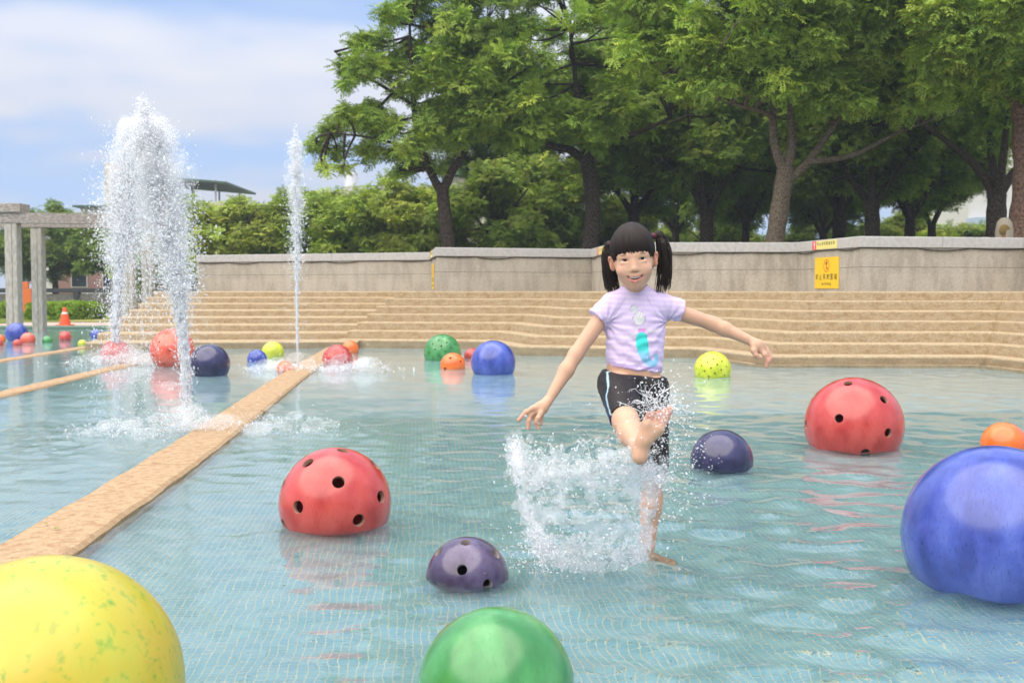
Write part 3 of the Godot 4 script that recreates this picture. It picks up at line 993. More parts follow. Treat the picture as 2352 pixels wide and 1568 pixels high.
func make_buildings() -> void:
	# the house with a sheet roof on posts, seen over the shrubs
	var o := thing("house", "pinkish house with a dark canopy on posts above its roof, behind the big fountain", "building", Vector3(-18.3, -0.3, -62))
	part("wall", box_mesh(Vector3(6.4, 5.7, 7)), mats.building_pink, o, Vector3(0, 2.85, 0))
	part("parapet", box_mesh(Vector3(6.6, 0.3, 7.2)), mats.building_cream, o, Vector3(0, 5.84, 0))
	part("stair_head", box_mesh(Vector3(1.2, 0.55, 1.5)), mats.building_pink, o, Vector3(-1.6, 6.2, 0.6))
	for x in [-2.0, -0.6, 1.0, 2.2]:
		for z in [2.6, -2.6]:
			part("post", box_mesh(Vector3(0.09, 1.5, 0.09)), mats.steel, o, Vector3(x, 6.6, z))
	var st := new_st()
	bevel_box(st, Vector3(-2.7, -0.06, -3.4), Vector3(3.1, 0.06, 3.4), 0.02)
	var roof := part("canopy", done(st), mats.roof_green, o, Vector3(-0.1, 7.32, 0))
	roof.rotation.z = -0.085
	windows(o, -3, 3, 0.6, 5.4, 4, 2, 3.5, 0.8, 1.1)
	# red tower to its left
	o = thing("tower_block", "narrow reddish tower half hidden by the big fountain", "building", Vector3(-26.1, 0.06, -74))
	part("wall", box_mesh(Vector3(2.2, 9.2, 5)), mats.building_red, o, Vector3(1.0, 4.6, 0))
	part("side_wall", box_mesh(Vector3(0.5, 9.22, 5.04)), mats.building_cream, o, Vector3(-0.30, 4.62, 0))
	windows(o, 0.4, 1.8, 4.0, 8.4, 2, 3, 2.5, 0.5, 0.9)
	# flat roofs at its foot
	o = thing("low_house", "low pale house with two stepped flat roofs left of the red tower", "building", Vector3(-27.0, 0.06, -68))
	part("wall", box_mesh(Vector3(5, 4.9, 5)), mats.building_white, o, Vector3(1.1, 2.45, 0))
	part("roof", box_mesh(Vector3(5.5, 0.16, 5.5)), mats.roof_green, o, Vector3(1.1, 4.99, 0))
	part("upper_room", box_mesh(Vector3(2.4, 0.9, 3)), mats.building_white, o, Vector3(1.9, 5.52, 0))
	part("upper_roof", box_mesh(Vector3(3.3, 0.12, 3.6)), mats.roof_green, o, Vector3(2.0, 6.04, 0))
	windows(o, -1.2, 3.2, 1, 4.4, 3, 2, 2.5, 0.8, 1.0)
	# pale house with the steel tank
	o = thing("house", "pale house with a round steel water tank on its roof", "building", Vector3(-9.2, 0.06, -60))
	st = new_st()
	var hh := 5.5
	box(st, Vector3(-1.3, 0, -4), Vector3(4.5, hh, 4))
	part("wall", done(st), mats.building_cream, o)
	st = new_st()
	quad(st, Vector3(-1.45, hh + 0.02, 4.2), Vector3(0.9, hh + 0.75, 4.2), Vector3(0.9, hh + 0.75, -4.2), Vector3(-1.45, hh + 0.02, -4.2))
	quad(st, Vector3(0.9, hh + 0.75, 4.2), Vector3(4.7, hh + 0.75, 4.2), Vector3(4.7, hh + 0.75, -4.2), Vector3(0.9, hh + 0.75, -4.2))
	quad(st, Vector3(-1.45, hh - 0.1, 4.19), Vector3(-1.45, hh + 0.02, 4.19), Vector3(0.9, hh + 0.75, 4.19), Vector3(0.9, hh - 0.1, 4.19))
	quad(st, Vector3(0.9, hh - 0.1, 4.19), Vector3(0.9, hh + 0.75, 4.19), Vector3(4.7, hh + 0.75, 4.19), Vector3(4.7, hh - 0.1, 4.19))
	part("roof", done(st), mats.building_white, o)
	part("water_tank", lathe_mesh([[0.36, 0], [0.37, 0.2], [0.355, 0.22], [0.37, 0.45], [0.355, 0.47], [0.37, 0.7], [0.355, 0.72], [0.37, 0.95], [0.3, 1.05], [0.0, 1.1]], 24), mats.steel, o, Vector3(0.75, hh + 0.55, 2.6))
	windows(o, -0.6, 4, 0.8, 5, 4, 2, 4.0, 0.8, 1.1)
	o = thing("house", "house with a green metal roof showing between the two left trees", "building", Vector3(-1.6, 0.06, -63))
	part("wall", box_mesh(Vector3(4.2, 7.2, 5)), mats.building_cream, o, Vector3(0, 3.6, 0))
	part("roof", box_mesh(Vector3(4.8, 0.3, 5.8)), mats.roof_green, o, Vector3(0, 7.42, 0))
	windows(o, -1.9, 1.9, 2, 6.6, 3, 2, 2.5, 0.8, 1.1)
	# buildings behind the park on the right
	o = thing("house", "white building with a pale blue metal awning behind the trees at the right edge", "building", Vector3(27.0, 0.06, -58))
	part("wall", box_mesh(Vector3(8.0, 9.6, 6)), mats.building_white, o, Vector3(0, 4.8, 0))
	part("awning", box_mesh(Vector3(8.2, 0.9, 1.2)), mats.roof_steel, o, Vector3(0, 4.1, 3.5))
	part("doorway", box_mesh(Vector3(5, 2.2, 0.2)), mats.window_glass, o, Vector3(0, 2.4, 3.05))
	windows(o, -3.6, 3.6, 5.0, 9.4, 4, 2, 3.0, 1.1, 1.3)
	o = thing("house", "cream building glimpsed through the trees right of the girl's head", "building", Vector3(9.6, 0.06, -66))
	part("wall", box_mesh(Vector3(6, 4.1, 6)), mats.building_cream, o, Vector3(0, 2.05, 0))
	part("roof", box_mesh(Vector3(6.6, 0.25, 6.6)), mats.building_white, o, Vector3(0, 4.22, 0))
	windows(o, -2.6, 2.6, 0.8, 3.8, 3, 1, 3.0, 0.9, 1.4)
	o = thing("house", "low brick house with a white fence wall behind the left trees", "building", Vector3(-18.4, 0.06, -54))
	part("wall", box_mesh(Vector3(7, 2.4, 4)), mats.building_pink, o, Vector3(0, 1.2, 0))
	part("roof", box_mesh(Vector3(7.4, 0.2, 4.4)), mats.building_red, o, Vector3(0, 2.52, 0))
	part("fence_wall", box_mesh(Vector3(9, 0.9, 0.15)), mats.building_white, o, Vector3(2.4, 0.45, 3.0))
	windows(o, -3, 3, 0.8, 2.2, 4, 1, 2.0, 0.8, 0.9)

# ------------------------------------------------------------------ trees
func leaf_clump(sd: int, plain := false) -> ArrayMesh:
	# a spray of compound leaves: each a stalk with pairs of pointed leaflets, drooping to its tip
	var r := RandomNumberGenerator.new()
	r.seed = 1000 + sd
	var V := PackedVector3Array()
	var N := PackedVector3Array()
	var I := PackedInt32Array()
	var leaves := 7
	for l in leaves:
		var yaw := TAU * (l + r.randf_range(-0.3, 0.3)) / leaves
		var pitch := r.randf_range(-0.25, 0.65)
		var d := Vector3(cos(yaw) * cos(pitch), sin(pitch), sin(yaw) * cos(pitch))
		var p := Vector3.ZERO
		var len := r.randf_range(0.75, 1.0)
		var pairs := 5
		for k in pairs:
			var f := (k + 1.0) / pairs
			var droop := d + Vector3(0, -0.75 * f * f, 0)
			droop = droop.normalized()
			p += droop * len / pairs
			var side := droop.cross(Vector3.UP).normalized()
			var up := side.cross(droop).normalized()
			for s in [-1.0, 1.0]:
				var dir: Vector3 = (side * s * 0.9 + droop * 0.55 - up * r.randf_range(0.0, 0.5)).normalized()
				var ll := len * (0.36 if not plain else 0.42) * (1.0 - 0.35 * absf(f - 0.5)) * r.randf_range(0.8, 1.15)
				var ww := ll * 0.24 if not plain else ll * 0.36
				var across := dir.cross(up).normalized()
				var nn := across.cross(dir).normalized()
				if nn.y < 0:
					nn = -nn
					across = -across
				var b := V.size()
				V.append(p)
				V.append(p + dir * ll * 0.42 + across * ww)
				V.append(p + dir * ll - up * ll * 0.12)
				V.append(p + dir * ll * 0.42 - across * ww)
				for q in 4: N.append(nn)
				I.append_array(PackedInt32Array([b, b + 2, b + 1, b, b + 3, b + 2]))
	return arrays_mesh(V, N, I)

var clumps := []

func limb(V: PackedVector3Array, N: PackedVector3Array, I: PackedInt32Array, pts: Array, r0: float, r1: float, sides := 9) -> void:
	var p := spline(PackedVector3Array(pts), 7)
	var rr := PackedFloat32Array()
	for i in p.size():
		var f := float(i) / (p.size() - 1)
		rr.append(lerpf(r0, r1, f) * (1.0 + 0.05 * sin(i * 1.9)))
	add_tube(V, N, I, p, rr, sides)

func tree(called: String, label: String, base: Vector3, limbs: Array, pads: Array, bark: Material, tint: Color, sd: int, density := 1.0, scale_ := 1.0, group := "") -> Node3D:
	# limbs: [points, radius at start, radius at end]; pads: [centre, radius] of the foliage masses, in world places
	var o := thing(called, label, "tree", base, 0.0, group)
	var r := RandomNumberGenerator.new()
	r.seed = sd
	var V := PackedVector3Array()
	var N := PackedVector3Array()
	var I := PackedInt32Array()
	var nodes := PackedVector3Array()
	var first := 0
	var tV := PackedVector3Array()
	var tN := PackedVector3Array()
	var tI := PackedInt32Array()
	for l in limbs:
		var q := []
		for v in l[0]: q.append(v - base)
		if first == 0: limb(tV, tN, tI, q, l[1], l[2], 12)
		else: limb(V, N, I, q, l[1], l[2])
		if first > 0 or limbs.size() == 1:
			for v in spline(PackedVector3Array(q), 4): nodes.append(v)
		first += 1
	part("trunk", arrays_mesh(tV, tN, tI), bark, o)
	# twigs from the nearest limb to each mass of leaves
	var xf := [[], []]
	var cols := [PackedColorArray(), PackedColorArray()]
	for pd in pads:
		var c: Vector3 = pd[0] - base
		var rad: float = pd[1]
		var best := nodes[0]
		for v in nodes:
			if v.distance_to(c) + maxf(0, v.y - c.y) * 0.8 < best.distance_to(c) + maxf(0, best.y - c.y) * 0.8: best = v
		var mid := best.lerp(c, 0.55) + Vector3(r.randf_range(-0.2, 0.2), r.randf_range(-0.25, 0.1), r.randf_range(-0.2, 0.2)) * minf(1.0, best.distance_to(c) * 0.7)
		limb(V, N, I, [best, mid, c + Vector3(0, -rad * 0.1, 0)], 0.035 * scale_, 0.012, 5)
		for k in 3:
			var e := c + Vector3(r.randfn(), r.randfn() * 0.5, r.randfn()) * rad * 0.5
			var s0 := mid.lerp(c, r.randf_range(0.2, 0.8))
			limb(V, N, I, [s0, s0.lerp(e, 0.55) + Vector3(0, 0.03, 0), e], 0.014, 0.005, 4)
		var n := int(58.0 * rad * rad / 0.36 * density)
		var shade := r.randf_range(0.8, 1.2)
		for k in n:
			var d := Vector3(r.randfn(), r.randfn(), r.randfn()).normalized()
			var rr := rad * pow(r.randf(), 0.42)
			var p := c + Vector3(d.x * rr, d.y * rr * 0.72, d.z * rr)
			var s := r.randf_range(0.20, 0.34) * scale_
			var bs := Basis(Vector3.UP, r.randf() * TAU) * Basis(Vector3(r.randfn(), 0, r.randfn()).normalized(), r.randfn() * 0.75)
			var w := k % 2
			xf[w].append(Transform3D(bs.scaled(Vector3.ONE * s), p))
			var v := shade * r.randf_range(0.6, 1.35)
			var y := r.randf_range(0.0, 1.0)
			cols[w].append(Color(tint.r * v * (1 + 0.5 * y * y), tint.g * v * (1 + 0.18 * y * y), tint.b * v))
	if V.size(): part("branches", arrays_mesh(V, N, I), bark, o)
	if clumps.is_empty(): clumps = [leaf_clump(1), leaf_clump(2)]
	var crown := multi("crown", clumps[0], mats.leaf, xf[0], cols[0], o)
	crown.set_meta("kind", "stuff")
	multi("crown", clumps[1], mats.leaf, xf[1], cols[1], o).set_meta("kind", "stuff")
	return o

func cloud_pads(c: Vector3, rad: Vector3, n: int, pr: float, sd: int, hollow := 0.55) -> Array:
	var r := RandomNumberGenerator.new()
	r.seed = sd
	var out := []
	for i in n:
		var d := Vector3(r.randfn(), r.randfn(), r.randfn()).normalized()
		var k := lerpf(hollow, 1.0, pow(r.randf(), 0.6))
		out.append([c + Vector3(d.x * rad.x, d.y * rad.y, d.z * rad.z) * k, pr * r.randf_range(0.7, 1.25)])
	return out

func V3(a: Array) -> Vector3:
	return Vector3(a[0], a[1], a[2])

func make_trees() -> void:
	var G := lin(1, 1, 1)
	G = Color(0.25, 0.385, 0.065)
	var y0 := 1.15
	# --- the four trees at the wall
	var pads := []
	for q in T1_PADS: pads.append([Vector3(q[0], q[1], q[2]), q[3] * 0.86])
	tree("park_tree", "spreading tree nearest the open sky with a dark leaning forked trunk", Vector3(-1.45, y0, -25.5),
		[[[Vector3(-1.45, y0, -25.5), Vector3(-1.489, 1.908, -25.57), Vector3(-1.571, 2.672, -25.6), Vector3(-1.632, 3.334, -25.64)], 0.19, 0.145],
		[[Vector3(-1.632, 3.25, -25.64), Vector3(-1.867, 3.65, -25.65), Vector3(-2.183, 4.506, -25.69), Vector3(-2.336, 5.647, -25.74), Vector3(-2.4, 7.2, -25.8)], 0.12, 0.03],
		[[Vector3(-1.632, 3.25, -25.64), Vector3(-1.387, 3.793, -25.66), Vector3(-1.102, 4.241, -25.68), Vector3(-0.928, 5.219, -25.72), Vector3(-1.2, 6.8, -25.9)], 0.12, 0.03],
		[[Vector3(-2.0, 4.0, -25.67), Vector3(-2.7, 4.35, -25.4), Vector3(-3.4, 4.5, -25.2), Vector3(-4.2, 4.6, -25.3)], 0.05, 0.015],
		[[Vector3(-2.3, 5.3, -25.72), Vector3(-3.0, 5.75, -25.9), Vector3(-3.7, 6.1, -25.6), Vector3(-4.1, 6.5, -25.5)], 0.05, 0.012]],
		pads, mats.bark_dark, G, 501, 0.95)
	pads = cloud_pads(Vector3(1.0, 6.6, -26.3), Vector3(3.3, 2.3, 2.4), 84, 0.52, 61)
	pads.append_array(cloud_pads(Vector3(0.2, 5.3, -25.6), Vector3(1.7, 0.7, 1.2), 12, 0.5, 62))
	tree("park_tree", "dark forked tree behind the wall just left of the girl's head", Vector3(1.9, y0, -26.5),
		[[[Vector3(1.9, y0, -26.5), Vector3(1.897, 1.892, -26.57), Vector3(1.972, 2.951, -26.62), Vector3(1.844, 4.168, -26.68)], 0.235, 0.17],
		[[Vector3(1.86, 4.05, -26.68), Vector3(1.42, 4.38, -26.69), Vector3(0.869, 4.528, -26.69), Vector3(0.042, 4.957, -26.6), Vector3(-0.6, 5.6, -26.4)], 0.12, 0.03],
		[[Vector3(1.84, 4.05, -26.68), Vector3(1.738, 4.857, -26.7), Vector3(1.6, 5.587, -26.74), Vector3(1.42, 7.3, -26.8)], 0.13, 0.04],
		[[Vector3(1.84, 4.05, -26.68), Vector3(2.056, 4.38, -26.68), Vector3(2.374, 4.655, -26.7), Vector3(2.989, 4.772, -26.7), Vector3(3.86, 5.17, -26.7)], 0.13, 0.04]],
		pads, mats.bark_dark, G, 502, 1.0)
	pads = cloud_pads(Vector3(5.4, 6.4, -21.4), Vector3(3.3, 1.9, 2.2), 80, 0.48, 63)
	pads.append_array(cloud_pads(Vector3(6.9, 4.9, -20.6), Vector3(1.4, 0.6, 0.8), 10, 0.42, 64))
	pads.append_array(cloud_pads(Vector3(4.2, 5.15, -20.8), Vector3(1.3, 0.45, 0.8), 8, 0.42, 65))
	tree("park_tree", "tree with a pale brown trunk and wide limbs right of the girl", Vector3(5.12, y0, -21.5),
		[[[Vector3(5.12, y0, -21.5), Vector3(5.186, 1.845, -21.56), Vector3(5.366, 3.065, -21.62), Vector3(5.418, 3.391, -21.64)], 0.20, 0.165],
		[[Vector3(5.40, 3.28, -21.64), Vector3(5.186, 3.889, -21.66), Vector3(5.169, 4.714, -21.7), Vector3(5.28, 6.4, -21.74)], 0.115, 0.04],
		[[Vector3(5.42, 3.28, -21.64), Vector3(5.538, 3.889, -21.66), Vector3(5.521, 4.714, -21.7), Vector3(5.8, 6.6, -21.75)], 0.115, 0.04],
		[[Vector3(5.18, 4.121, -21.67), Vector3(5.065, 4.422, -21.6), Vector3(4.309, 4.62, -21.4), Vector3(3.087, 4.98, -21.2)], 0.075, 0.025],
		[[Vector3(5.44, 3.12, -21.63), Vector3(5.9, 3.563, -21.6), Vector3(6.527, 4.551, -21.5), Vector3(7.0, 5.41, -21.4)], 0.10, 0.035],
		[[Vector3(5.85, 3.5, -21.6), Vector3(6.691, 3.623, -21.5), Vector3(7.62, 4.087, -21.4), Vector3(8.677, 4.456, -21.2)], 0.07, 0.025]],
		pads, mats.bark_pale, G, 503, 1.05)
	pads = cloud_pads(Vector3(9.2, 6.0, -19.6), Vector3(3.0, 1.7, 2.2), 64, 0.5, 66)
	tree("park_tree", "tree at the right edge with thick reddish flaking trunk", Vector3(9.2, y0, -19.8),
		[[[Vector3(9.2, y0, -19.8), Vector3(9.258, 1.814, -19.86), Vector3(9.36, 2.922, -19.9), Vector3(9.3, 4.267, -19.97)], 0.30, 0.2],
		[[Vector3(9.3, 4.1, -19.97), Vector3(8.7, 5.0, -19.9), Vector3(8.1, 5.6, -19.8)], 0.1, 0.03],
		[[Vector3(9.3, 4.1, -19.97), Vector3(9.6, 5.0, -19.9), Vector3(10.2, 6.4, -19.8)], 0.12, 0.03]],
		pads, mats.bark_red, G * 0.9, 504, 1.2)
	# --- the grove behind
	var spots := [
		[3.62, -33.1, 0.22, 0.15, "grove tree with its dark trunk directly above the girl's head"],
		[5.69, -31.1, 0.22, -0.3, "grove tree with a straight dark trunk just right of the girl's ponytail"],
		[7.96, -38.1, 0.16, 0.4, "slim far grove tree left of the pale-barked tree"],
		[9.23, -31.1, 0.22, 0.2, "V-forked dark grove tree just right of the pale-barked tree"],
		[9.70, -29.1, 0.23, -0.2, "thick dark grove tree above the red ball with holes on the right"],
		[12.29, -34.1, 0.19, 0.3, "dark grove tree right of the thick one above the wall fold"],
		[14.8, -38.1, 0.17, -0.3, "slim far grove tree near the right edge, left of the forked one"],
		[11.53, -26.1, 0.27, 0.1, "black-looking forked tree beside the pale cut log at the right edge"],
		[0.6, -35.5, 0.18, -0.2, "grove tree partly hidden behind the dark forked tree"],
		[17.5, -30.5, 0.2, 0.2, "grove tree beyond the right edge behind the red-barked tree"],
		[6.4, -43.0, 0.18, 0.1, "far back grove tree in the gap right of the girl"],
		[12.6, -44.0, 0.18, -0.1, "far back grove tree in the gap right of the pale trunk"],
	]
	var i := 0
	for s in spots:
		var b := Vector3(s[0], y0, s[1])
		var top := Vector3(s[0] + s[3] * 2.0, 4.0, s[1])
		var ls := [[[b, b + Vector3(s[3] * 0.4, 1.0, 0), b + Vector3(s[3] * 0.5, 2.1, 0)], s[2], s[2] * 0.8]]
		for k in 4:
			var a := TAU * (k + 0.3 * i) / 4.0
			var e := b + Vector3(cos(a) * 2.2, 4.2 + 0.8 * (k % 2), sin(a) * 1.6)
			ls.append([[b + Vector3(s[3] * 0.5, 2.0, 0), b + Vector3(s[3] * 0.5 + cos(a) * 0.6, 2.9, sin(a) * 0.5), e], s[2] * 0.55, 0.03])
		var pd := cloud_pads(b + Vector3(s[3], 5.3, 0), Vector3(3.0, 2.0, 2.6), 48, 0.75, 700 + i, 0.35)
		if i != 3 and i != 7 and i != 9: pd.append_array(cloud_pads(b + Vector3(0, 3.2, -1.0), Vector3(2.4, 0.8, 1.4), 14, 0.62, 800 + i, 0.2))
		tree("grove_tree", s[4], b, ls, pd, mats.bark_dark, G * 0.85, 600 + i, 0.85, 1.15, "trees of the grove behind the wall")
		i += 1
	# --- thicket of low leafy trees between the house fronts and the wall, left half
	var low := [
		[-10.6, -34.0, 3.1, 1.6, "round leafy low tree right beside the big fountain"],
		[-8.5, -33.0, 3.0, 1.5, "yellow-green low tree left of the thin fountain"],
		[-6.4, -33.5, 3.25, 1.4, "low leafy tree directly behind the thin fountain"],
		[-4.6, -32.2, 3.3, 1.4, "low leafy tree right of the thin fountain"],
		[-2.7, -31.5, 3.45, 1.5, "low leafy tree left of the leaning trunk"],
		[-0.6, -30.5, 3.7, 1.5, "bushy low tree right of the leaning trunk"],
		[0.7, -32.5, 4.4, 1.6, "tall bushy tree filling the gap between the two left trunks"],
		[3.2, -37.5, 3.6, 1.5, "pale green low tree behind the girl's head"],
		[8.6, -46.0, 3.4, 1.7, "sunlit low tree far behind the pale-barked trunk"],
		[12.4, -48.0, 3.2, 1.8, "sunlit low tree far behind the thick grove trunks"],
		[16.8, -46.0, 3.4, 1.7, "sunlit bushy tree at the far right behind the grove"],
		[5.6, -50.0, 3.4, 1.7, "sunlit low tree far behind, right of the girl's ponytail"],
		[14.6, -47.0, 3.0, 1.8, "low tree far behind the grove, above the yellow sign"],
		[10.6, -47.5, 3.0, 1.8, "low tree far behind, between the pale trunk and the thick grove trunk"],
		[18.8, -49.0, 3.2, 1.9, "low tree far behind the grove near the right edge"],
		[21.2, -48.0, 3.2, 1.9, "low tree far behind at the right edge of the grove"],
		[7.2, -48.0, 3.0, 1.7, "low tree far behind, just left of the pale trunk"],
	]
	i = 0
	for s in low:
		var b := Vector3(s[0], y0, s[1])
		var h: float = s[2]
		var ls := [[[b, b + Vector3(0.05, h * 0.25, 0), b + Vector3(-0.03, h * 0.42, 0)], 0.1, 0.07]]
		for k in 4:
			var a := TAU * (k + 0.4 * i) / 4.0
			ls.append([[b + Vector3(-0.03, h * 0.36, 0), b + Vector3(cos(a) * 0.4, h * 0.5, sin(a) * 0.4), b + Vector3(cos(a) * s[3] * 0.7, h * 0.72, sin(a) * s[3] * 0.6)], 0.05, 0.02])
		var pd := cloud_pads(b + Vector3(0, h * 0.52 - 0.35, 0), Vector3(s[3], h * 0.46, s[3] * 0.85), 46, 0.55, 900 + i, 0.4)
		var tint := Color(0.33, 0.43, 0.085) if i % 3 == 1 else Color(0.27, 0.385, 0.078)
		tree("low_tree", s[4], b, ls, pd, mats.bark_dark, tint, 950 + i, 1.25, 0.85, "low trees of the thicket behind the wall")
		i += 1
	# --- trees behind the pergola
	var left := [
		[-19.6, -46.5, 4.5, 2.1, "broad tree behind the pergola columns"],
		[-16.0, -45.0, 4.2, 1.9, "tree with a dark trunk behind the pergola, left of the big fountain"],
		[-24.0, -45.5, 5.0, 2.1, "tree at the left edge rising above the pergola beam"],
		[-12.4, -44.5, 4.2, 1.8, "tree hidden behind the big fountain"],
		[-29.5, -47.0, 4.6, 2.2, "first tree beyond the left edge of the picture"],
		[-35.5, -48.0, 4.8, 2.3, "second tree beyond the left edge of the picture"],
		[-42.0, -47.0, 4.5, 2.3, "third tree beyond the left edge of the picture"],
	]
	i = 0
	for s in left:
		var b := Vector3(s[0], 0.06, s[1])
		var h: float = s[2]
		var ls := [[[b, b + Vector3(0.1, h * 0.2, 0), b + Vector3(0.05, h * 0.4, 0)], 0.16, 0.1]]
		for k in 4:
			var a := TAU * (k + 0.4 * i) / 4.0
			ls.append([[b + Vector3(0.05, h * 0.36, 0), b + Vector3(cos(a) * 0.5, h * 0.55, sin(a) * 0.4), b + Vector3(cos(a) * s[3] * 0.7, h * 0.75, sin(a) * s[3] * 0.6)], 0.07, 0.02])
		var pd := cloud_pads(b + Vector3(0, h * 0.64, 0), Vector3(s[3], h * 0.36, s[3] * 0.8), 40, 0.6, 1100 + i, 0.4)
		tree("park_tree", s[4], b, ls, pd, mats.bark_dark, Color(0.18, 0.28, 0.055), 1150 + i, 1.1, 1.0, "trees behind the pergola")
		i += 1
	# --- the park goes on behind the photographer: its trees show in the glaze of the balls
	for k in 9:
		var b := Vector3(-24.0 + k * 6.0, 0.0, 19.0 + 3.0 * (k % 2))
		var ls := [[[b, b + Vector3(0.1, 1.2, 0), b + Vector3(0.05, 2.4, 0)], 0.2, 0.14], [[b + Vector3(0.05, 2.2, 0), b + Vector3(0.8, 4.0, 0.2)], 0.1, 0.03], [[b + Vector3(0.05, 2.2, 0), b + Vector3(-0.8, 4.2, -0.2)], 0.1, 0.03]]
		var pd := cloud_pads(b + Vector3(0, 4.4, 0), Vector3(2.8, 2.1, 2.2), 22, 1.0, 1300 + k, 0.3)
		tree("park_tree", "tree of the row behind the photographer", b, ls, pd, mats.bark_dark, G, 1400 + k, 0.35, 1.7, "trees behind the photographer")
const T1_PADS := [[-2.78,7.27,-24.99,0.43], [-2.78,7.36,-25.76,0.50], [-2.34,7.67,-26.07,0.41], [-2.36,7.71,-25.99,0.47], [-1.73,7.22,-26.18,0.50], [-1.79,7.25,-26.24,0.58], [-3.28,6.93,-26.27,0.47], [-3.31,7.04,-26.62,0.41], [-3.65,6.92,-26.37,0.29], [-3.85,7.11,-27.43,0.33], [-3.81,6.16,-25.49,0.40], [-3.90,6.21,-25.89,0.36], [-3.18,6.03,-24.55,0.50], [-3.52,6.28,-26.52,0.46], [-2.86,6.11,-25.29,0.53], [-2.79,6.39,-26.29,0.57], [-2.37,6.76,-26.31,0.51], [-2.28,6.90,-27.13,0.52], [-1.59,6.34,-24.83,0.54], [-1.60,6.72,-27.39,0.58], [-1.14,6.74,-24.53,0.57], [-1.02,7.28,-26.44,0.58], [-0.98,6.30,-25.06,0.41], [-0.83,6.60,-26.35,0.40], [-1.30,5.55,-24.53,0.40], [-1.40,5.81,-26.13,0.41], [-1.97,5.73,-24.86,0.35], [-2.11,6.13,-26.92,0.38], [-2.36,5.60,-24.94,0.43], [-2.72,5.83,-27.10,0.43], [-3.82,5.72,-24.93,0.21], [-3.93,5.85,-26.05,0.22], [-3.75,4.91,-24.47,0.34], [-3.85,5.17,-25.99,0.32], [-4.32,4.81,-26.26,0.37], [-4.47,5.00,-27.32,0.40], [-3.64,4.98,-25.40,0.51], [-3.69,5.25,-27.33,0.48], [-3.17,4.69,-26.00,0.45], [-3.26,4.92,-26.82,0.49], [-4.68,4.42,-26.30,0.32], [-4.78,4.50,-26.83,0.26], [-4.21,4.34,-26.32,0.28], [-4.30,4.30,-26.75,0.34], [-2.78,4.75,-24.84,0.37], [-3.03,5.15,-27.28,0.44], [-3.27,5.28,-26.18,0.34], [-3.40,5.40,-26.88,0.38], [-3.37,4.23,-25.32,0.34], [-3.56,4.26,-26.67,0.39], [-3.80,3.70,-24.63,0.22], [-3.87,3.79,-25.48,0.20], [-2.81,4.18,-25.46,0.33], [-2.85,4.21,-25.95,0.31], [-2.28,4.19,-24.61,0.40], [-2.39,4.44,-26.36,0.36], [-2.20,4.08,-26.14,0.35], [-2.10,4.12,-26.32,0.35], [-1.96,4.57,-24.75,0.42], [-1.91,4.80,-26.59,0.38], [-1.39,5.01,-25.04,0.43], [-1.58,5.29,-26.50,0.45], [-1.10,4.54,-25.11,0.41], [-1.21,4.91,-26.87,0.43], [-1.39,4.38,-25.32,0.35], [-1.55,4.60,-27.07,0.30], [-4.45,3.86,-25.90,0.18], [-4.43,3.81,-25.62,0.18], [-2.47,3.84,-26.17,0.24], [-2.57,3.92,-26.71,0.28], [-0.76,5.29,-24.79,0.38], [-0.93,5.32,-25.58,0.43], [-0.51,4.89,-26.01,0.33], [-0.59,5.05,-26.69,0.40], [-2.74,3.80,-25.88,0.20], [-2.86,3.86,-26.81,0.21], [-0.56,5.91,-25.06,0.42], [-0.66,6.39,-27.37,0.39], [-0.43,6.60,-25.14,0.49], [-0.51,6.92,-26.41,0.43], [-1.95,5.19,-25.25,0.35], [-1.96,5.44,-26.92,0.38], [-1.84,3.78,-25.60,0.26], [-1.86,3.92,-27.44,0.22], [-2.75,8.63,-25.74,0.55], [-0.49,8.24,-27.11,0.55], [-2.61,8.71,-25.94,0.55], [-0.43,9.18,-27.19,0.55], [-1.22,8.81,-27.59,0.55], [-2.27,8.26,-25.56,0.55], [-2.76,8.98,-25.99,0.55], [-2.87,9.47,-27.71,0.55], [-2.32,8.19,-26.92,0.55], [-1.07,8.66,-27.57,0.55], [-0.62,8.31,-26.57,0.55], [-1.14,8.29,-26.55,0.55], [-1.73,9.23,-27.32,0.55], [-1.67,8.82,-25.61,0.55], [-0.62,8.76,-26.17,0.55], [-1.15,7.97,-25.97,0.55]]

# ------------------------------------------------------------------ ceramic balls
func icosphere(sub: int) -> Array:
	var t := (1.0 + sqrt(5.0)) / 2.0
	var V := PackedVector3Array([Vector3(-1, t, 0), Vector3(1, t, 0), Vector3(-1, -t, 0), Vector3(1, -t, 0), Vector3(0, -1, t), Vector3(0, 1, t), Vector3(0, -1, -t), Vector3(0, 1, -t), Vector3(t, 0, -1), Vector3(t, 0, 1), Vector3(-t, 0, -1), Vector3(-t, 0, 1)])
	for i in V.size(): V[i] = V[i].normalized()
	var F := PackedInt32Array([0, 11, 5, 0, 5, 1, 0, 1, 7, 0, 7, 10, 0, 10, 11, 1, 5, 9, 5, 11, 4, 11, 10, 2, 10, 7, 6, 7, 1, 8, 3, 9, 4, 3, 4, 2, 3, 2, 6, 3, 6, 8, 3, 8, 9, 4, 9, 5, 2, 4, 11, 6, 2, 10, 8, 6, 7, 9, 8, 1])
	for s in sub:
		var mid := {}
		var G := PackedInt32Array()
		for f in range(0, F.size(), 3):
			var m := [0, 0, 0]
			for e in 3:
				var a := F[f + e]
				var b := F[f + (e + 1) % 3]
				var key := mini(a, b) * 1000000 + maxi(a, b)
				if not mid.has(key):
					mid[key] = V.size()
					V.append(((V[a] + V[b]) / 2).normalized())
				m[e] = mid[key]
			G.append_array(PackedInt32Array([F[f], m[0], m[2], F[f + 1], m[1], m[0], F[f + 2], m[2], m[1], m[0], m[1], m[2]]))
		F = G
	return [V, F]

var spheres := {}

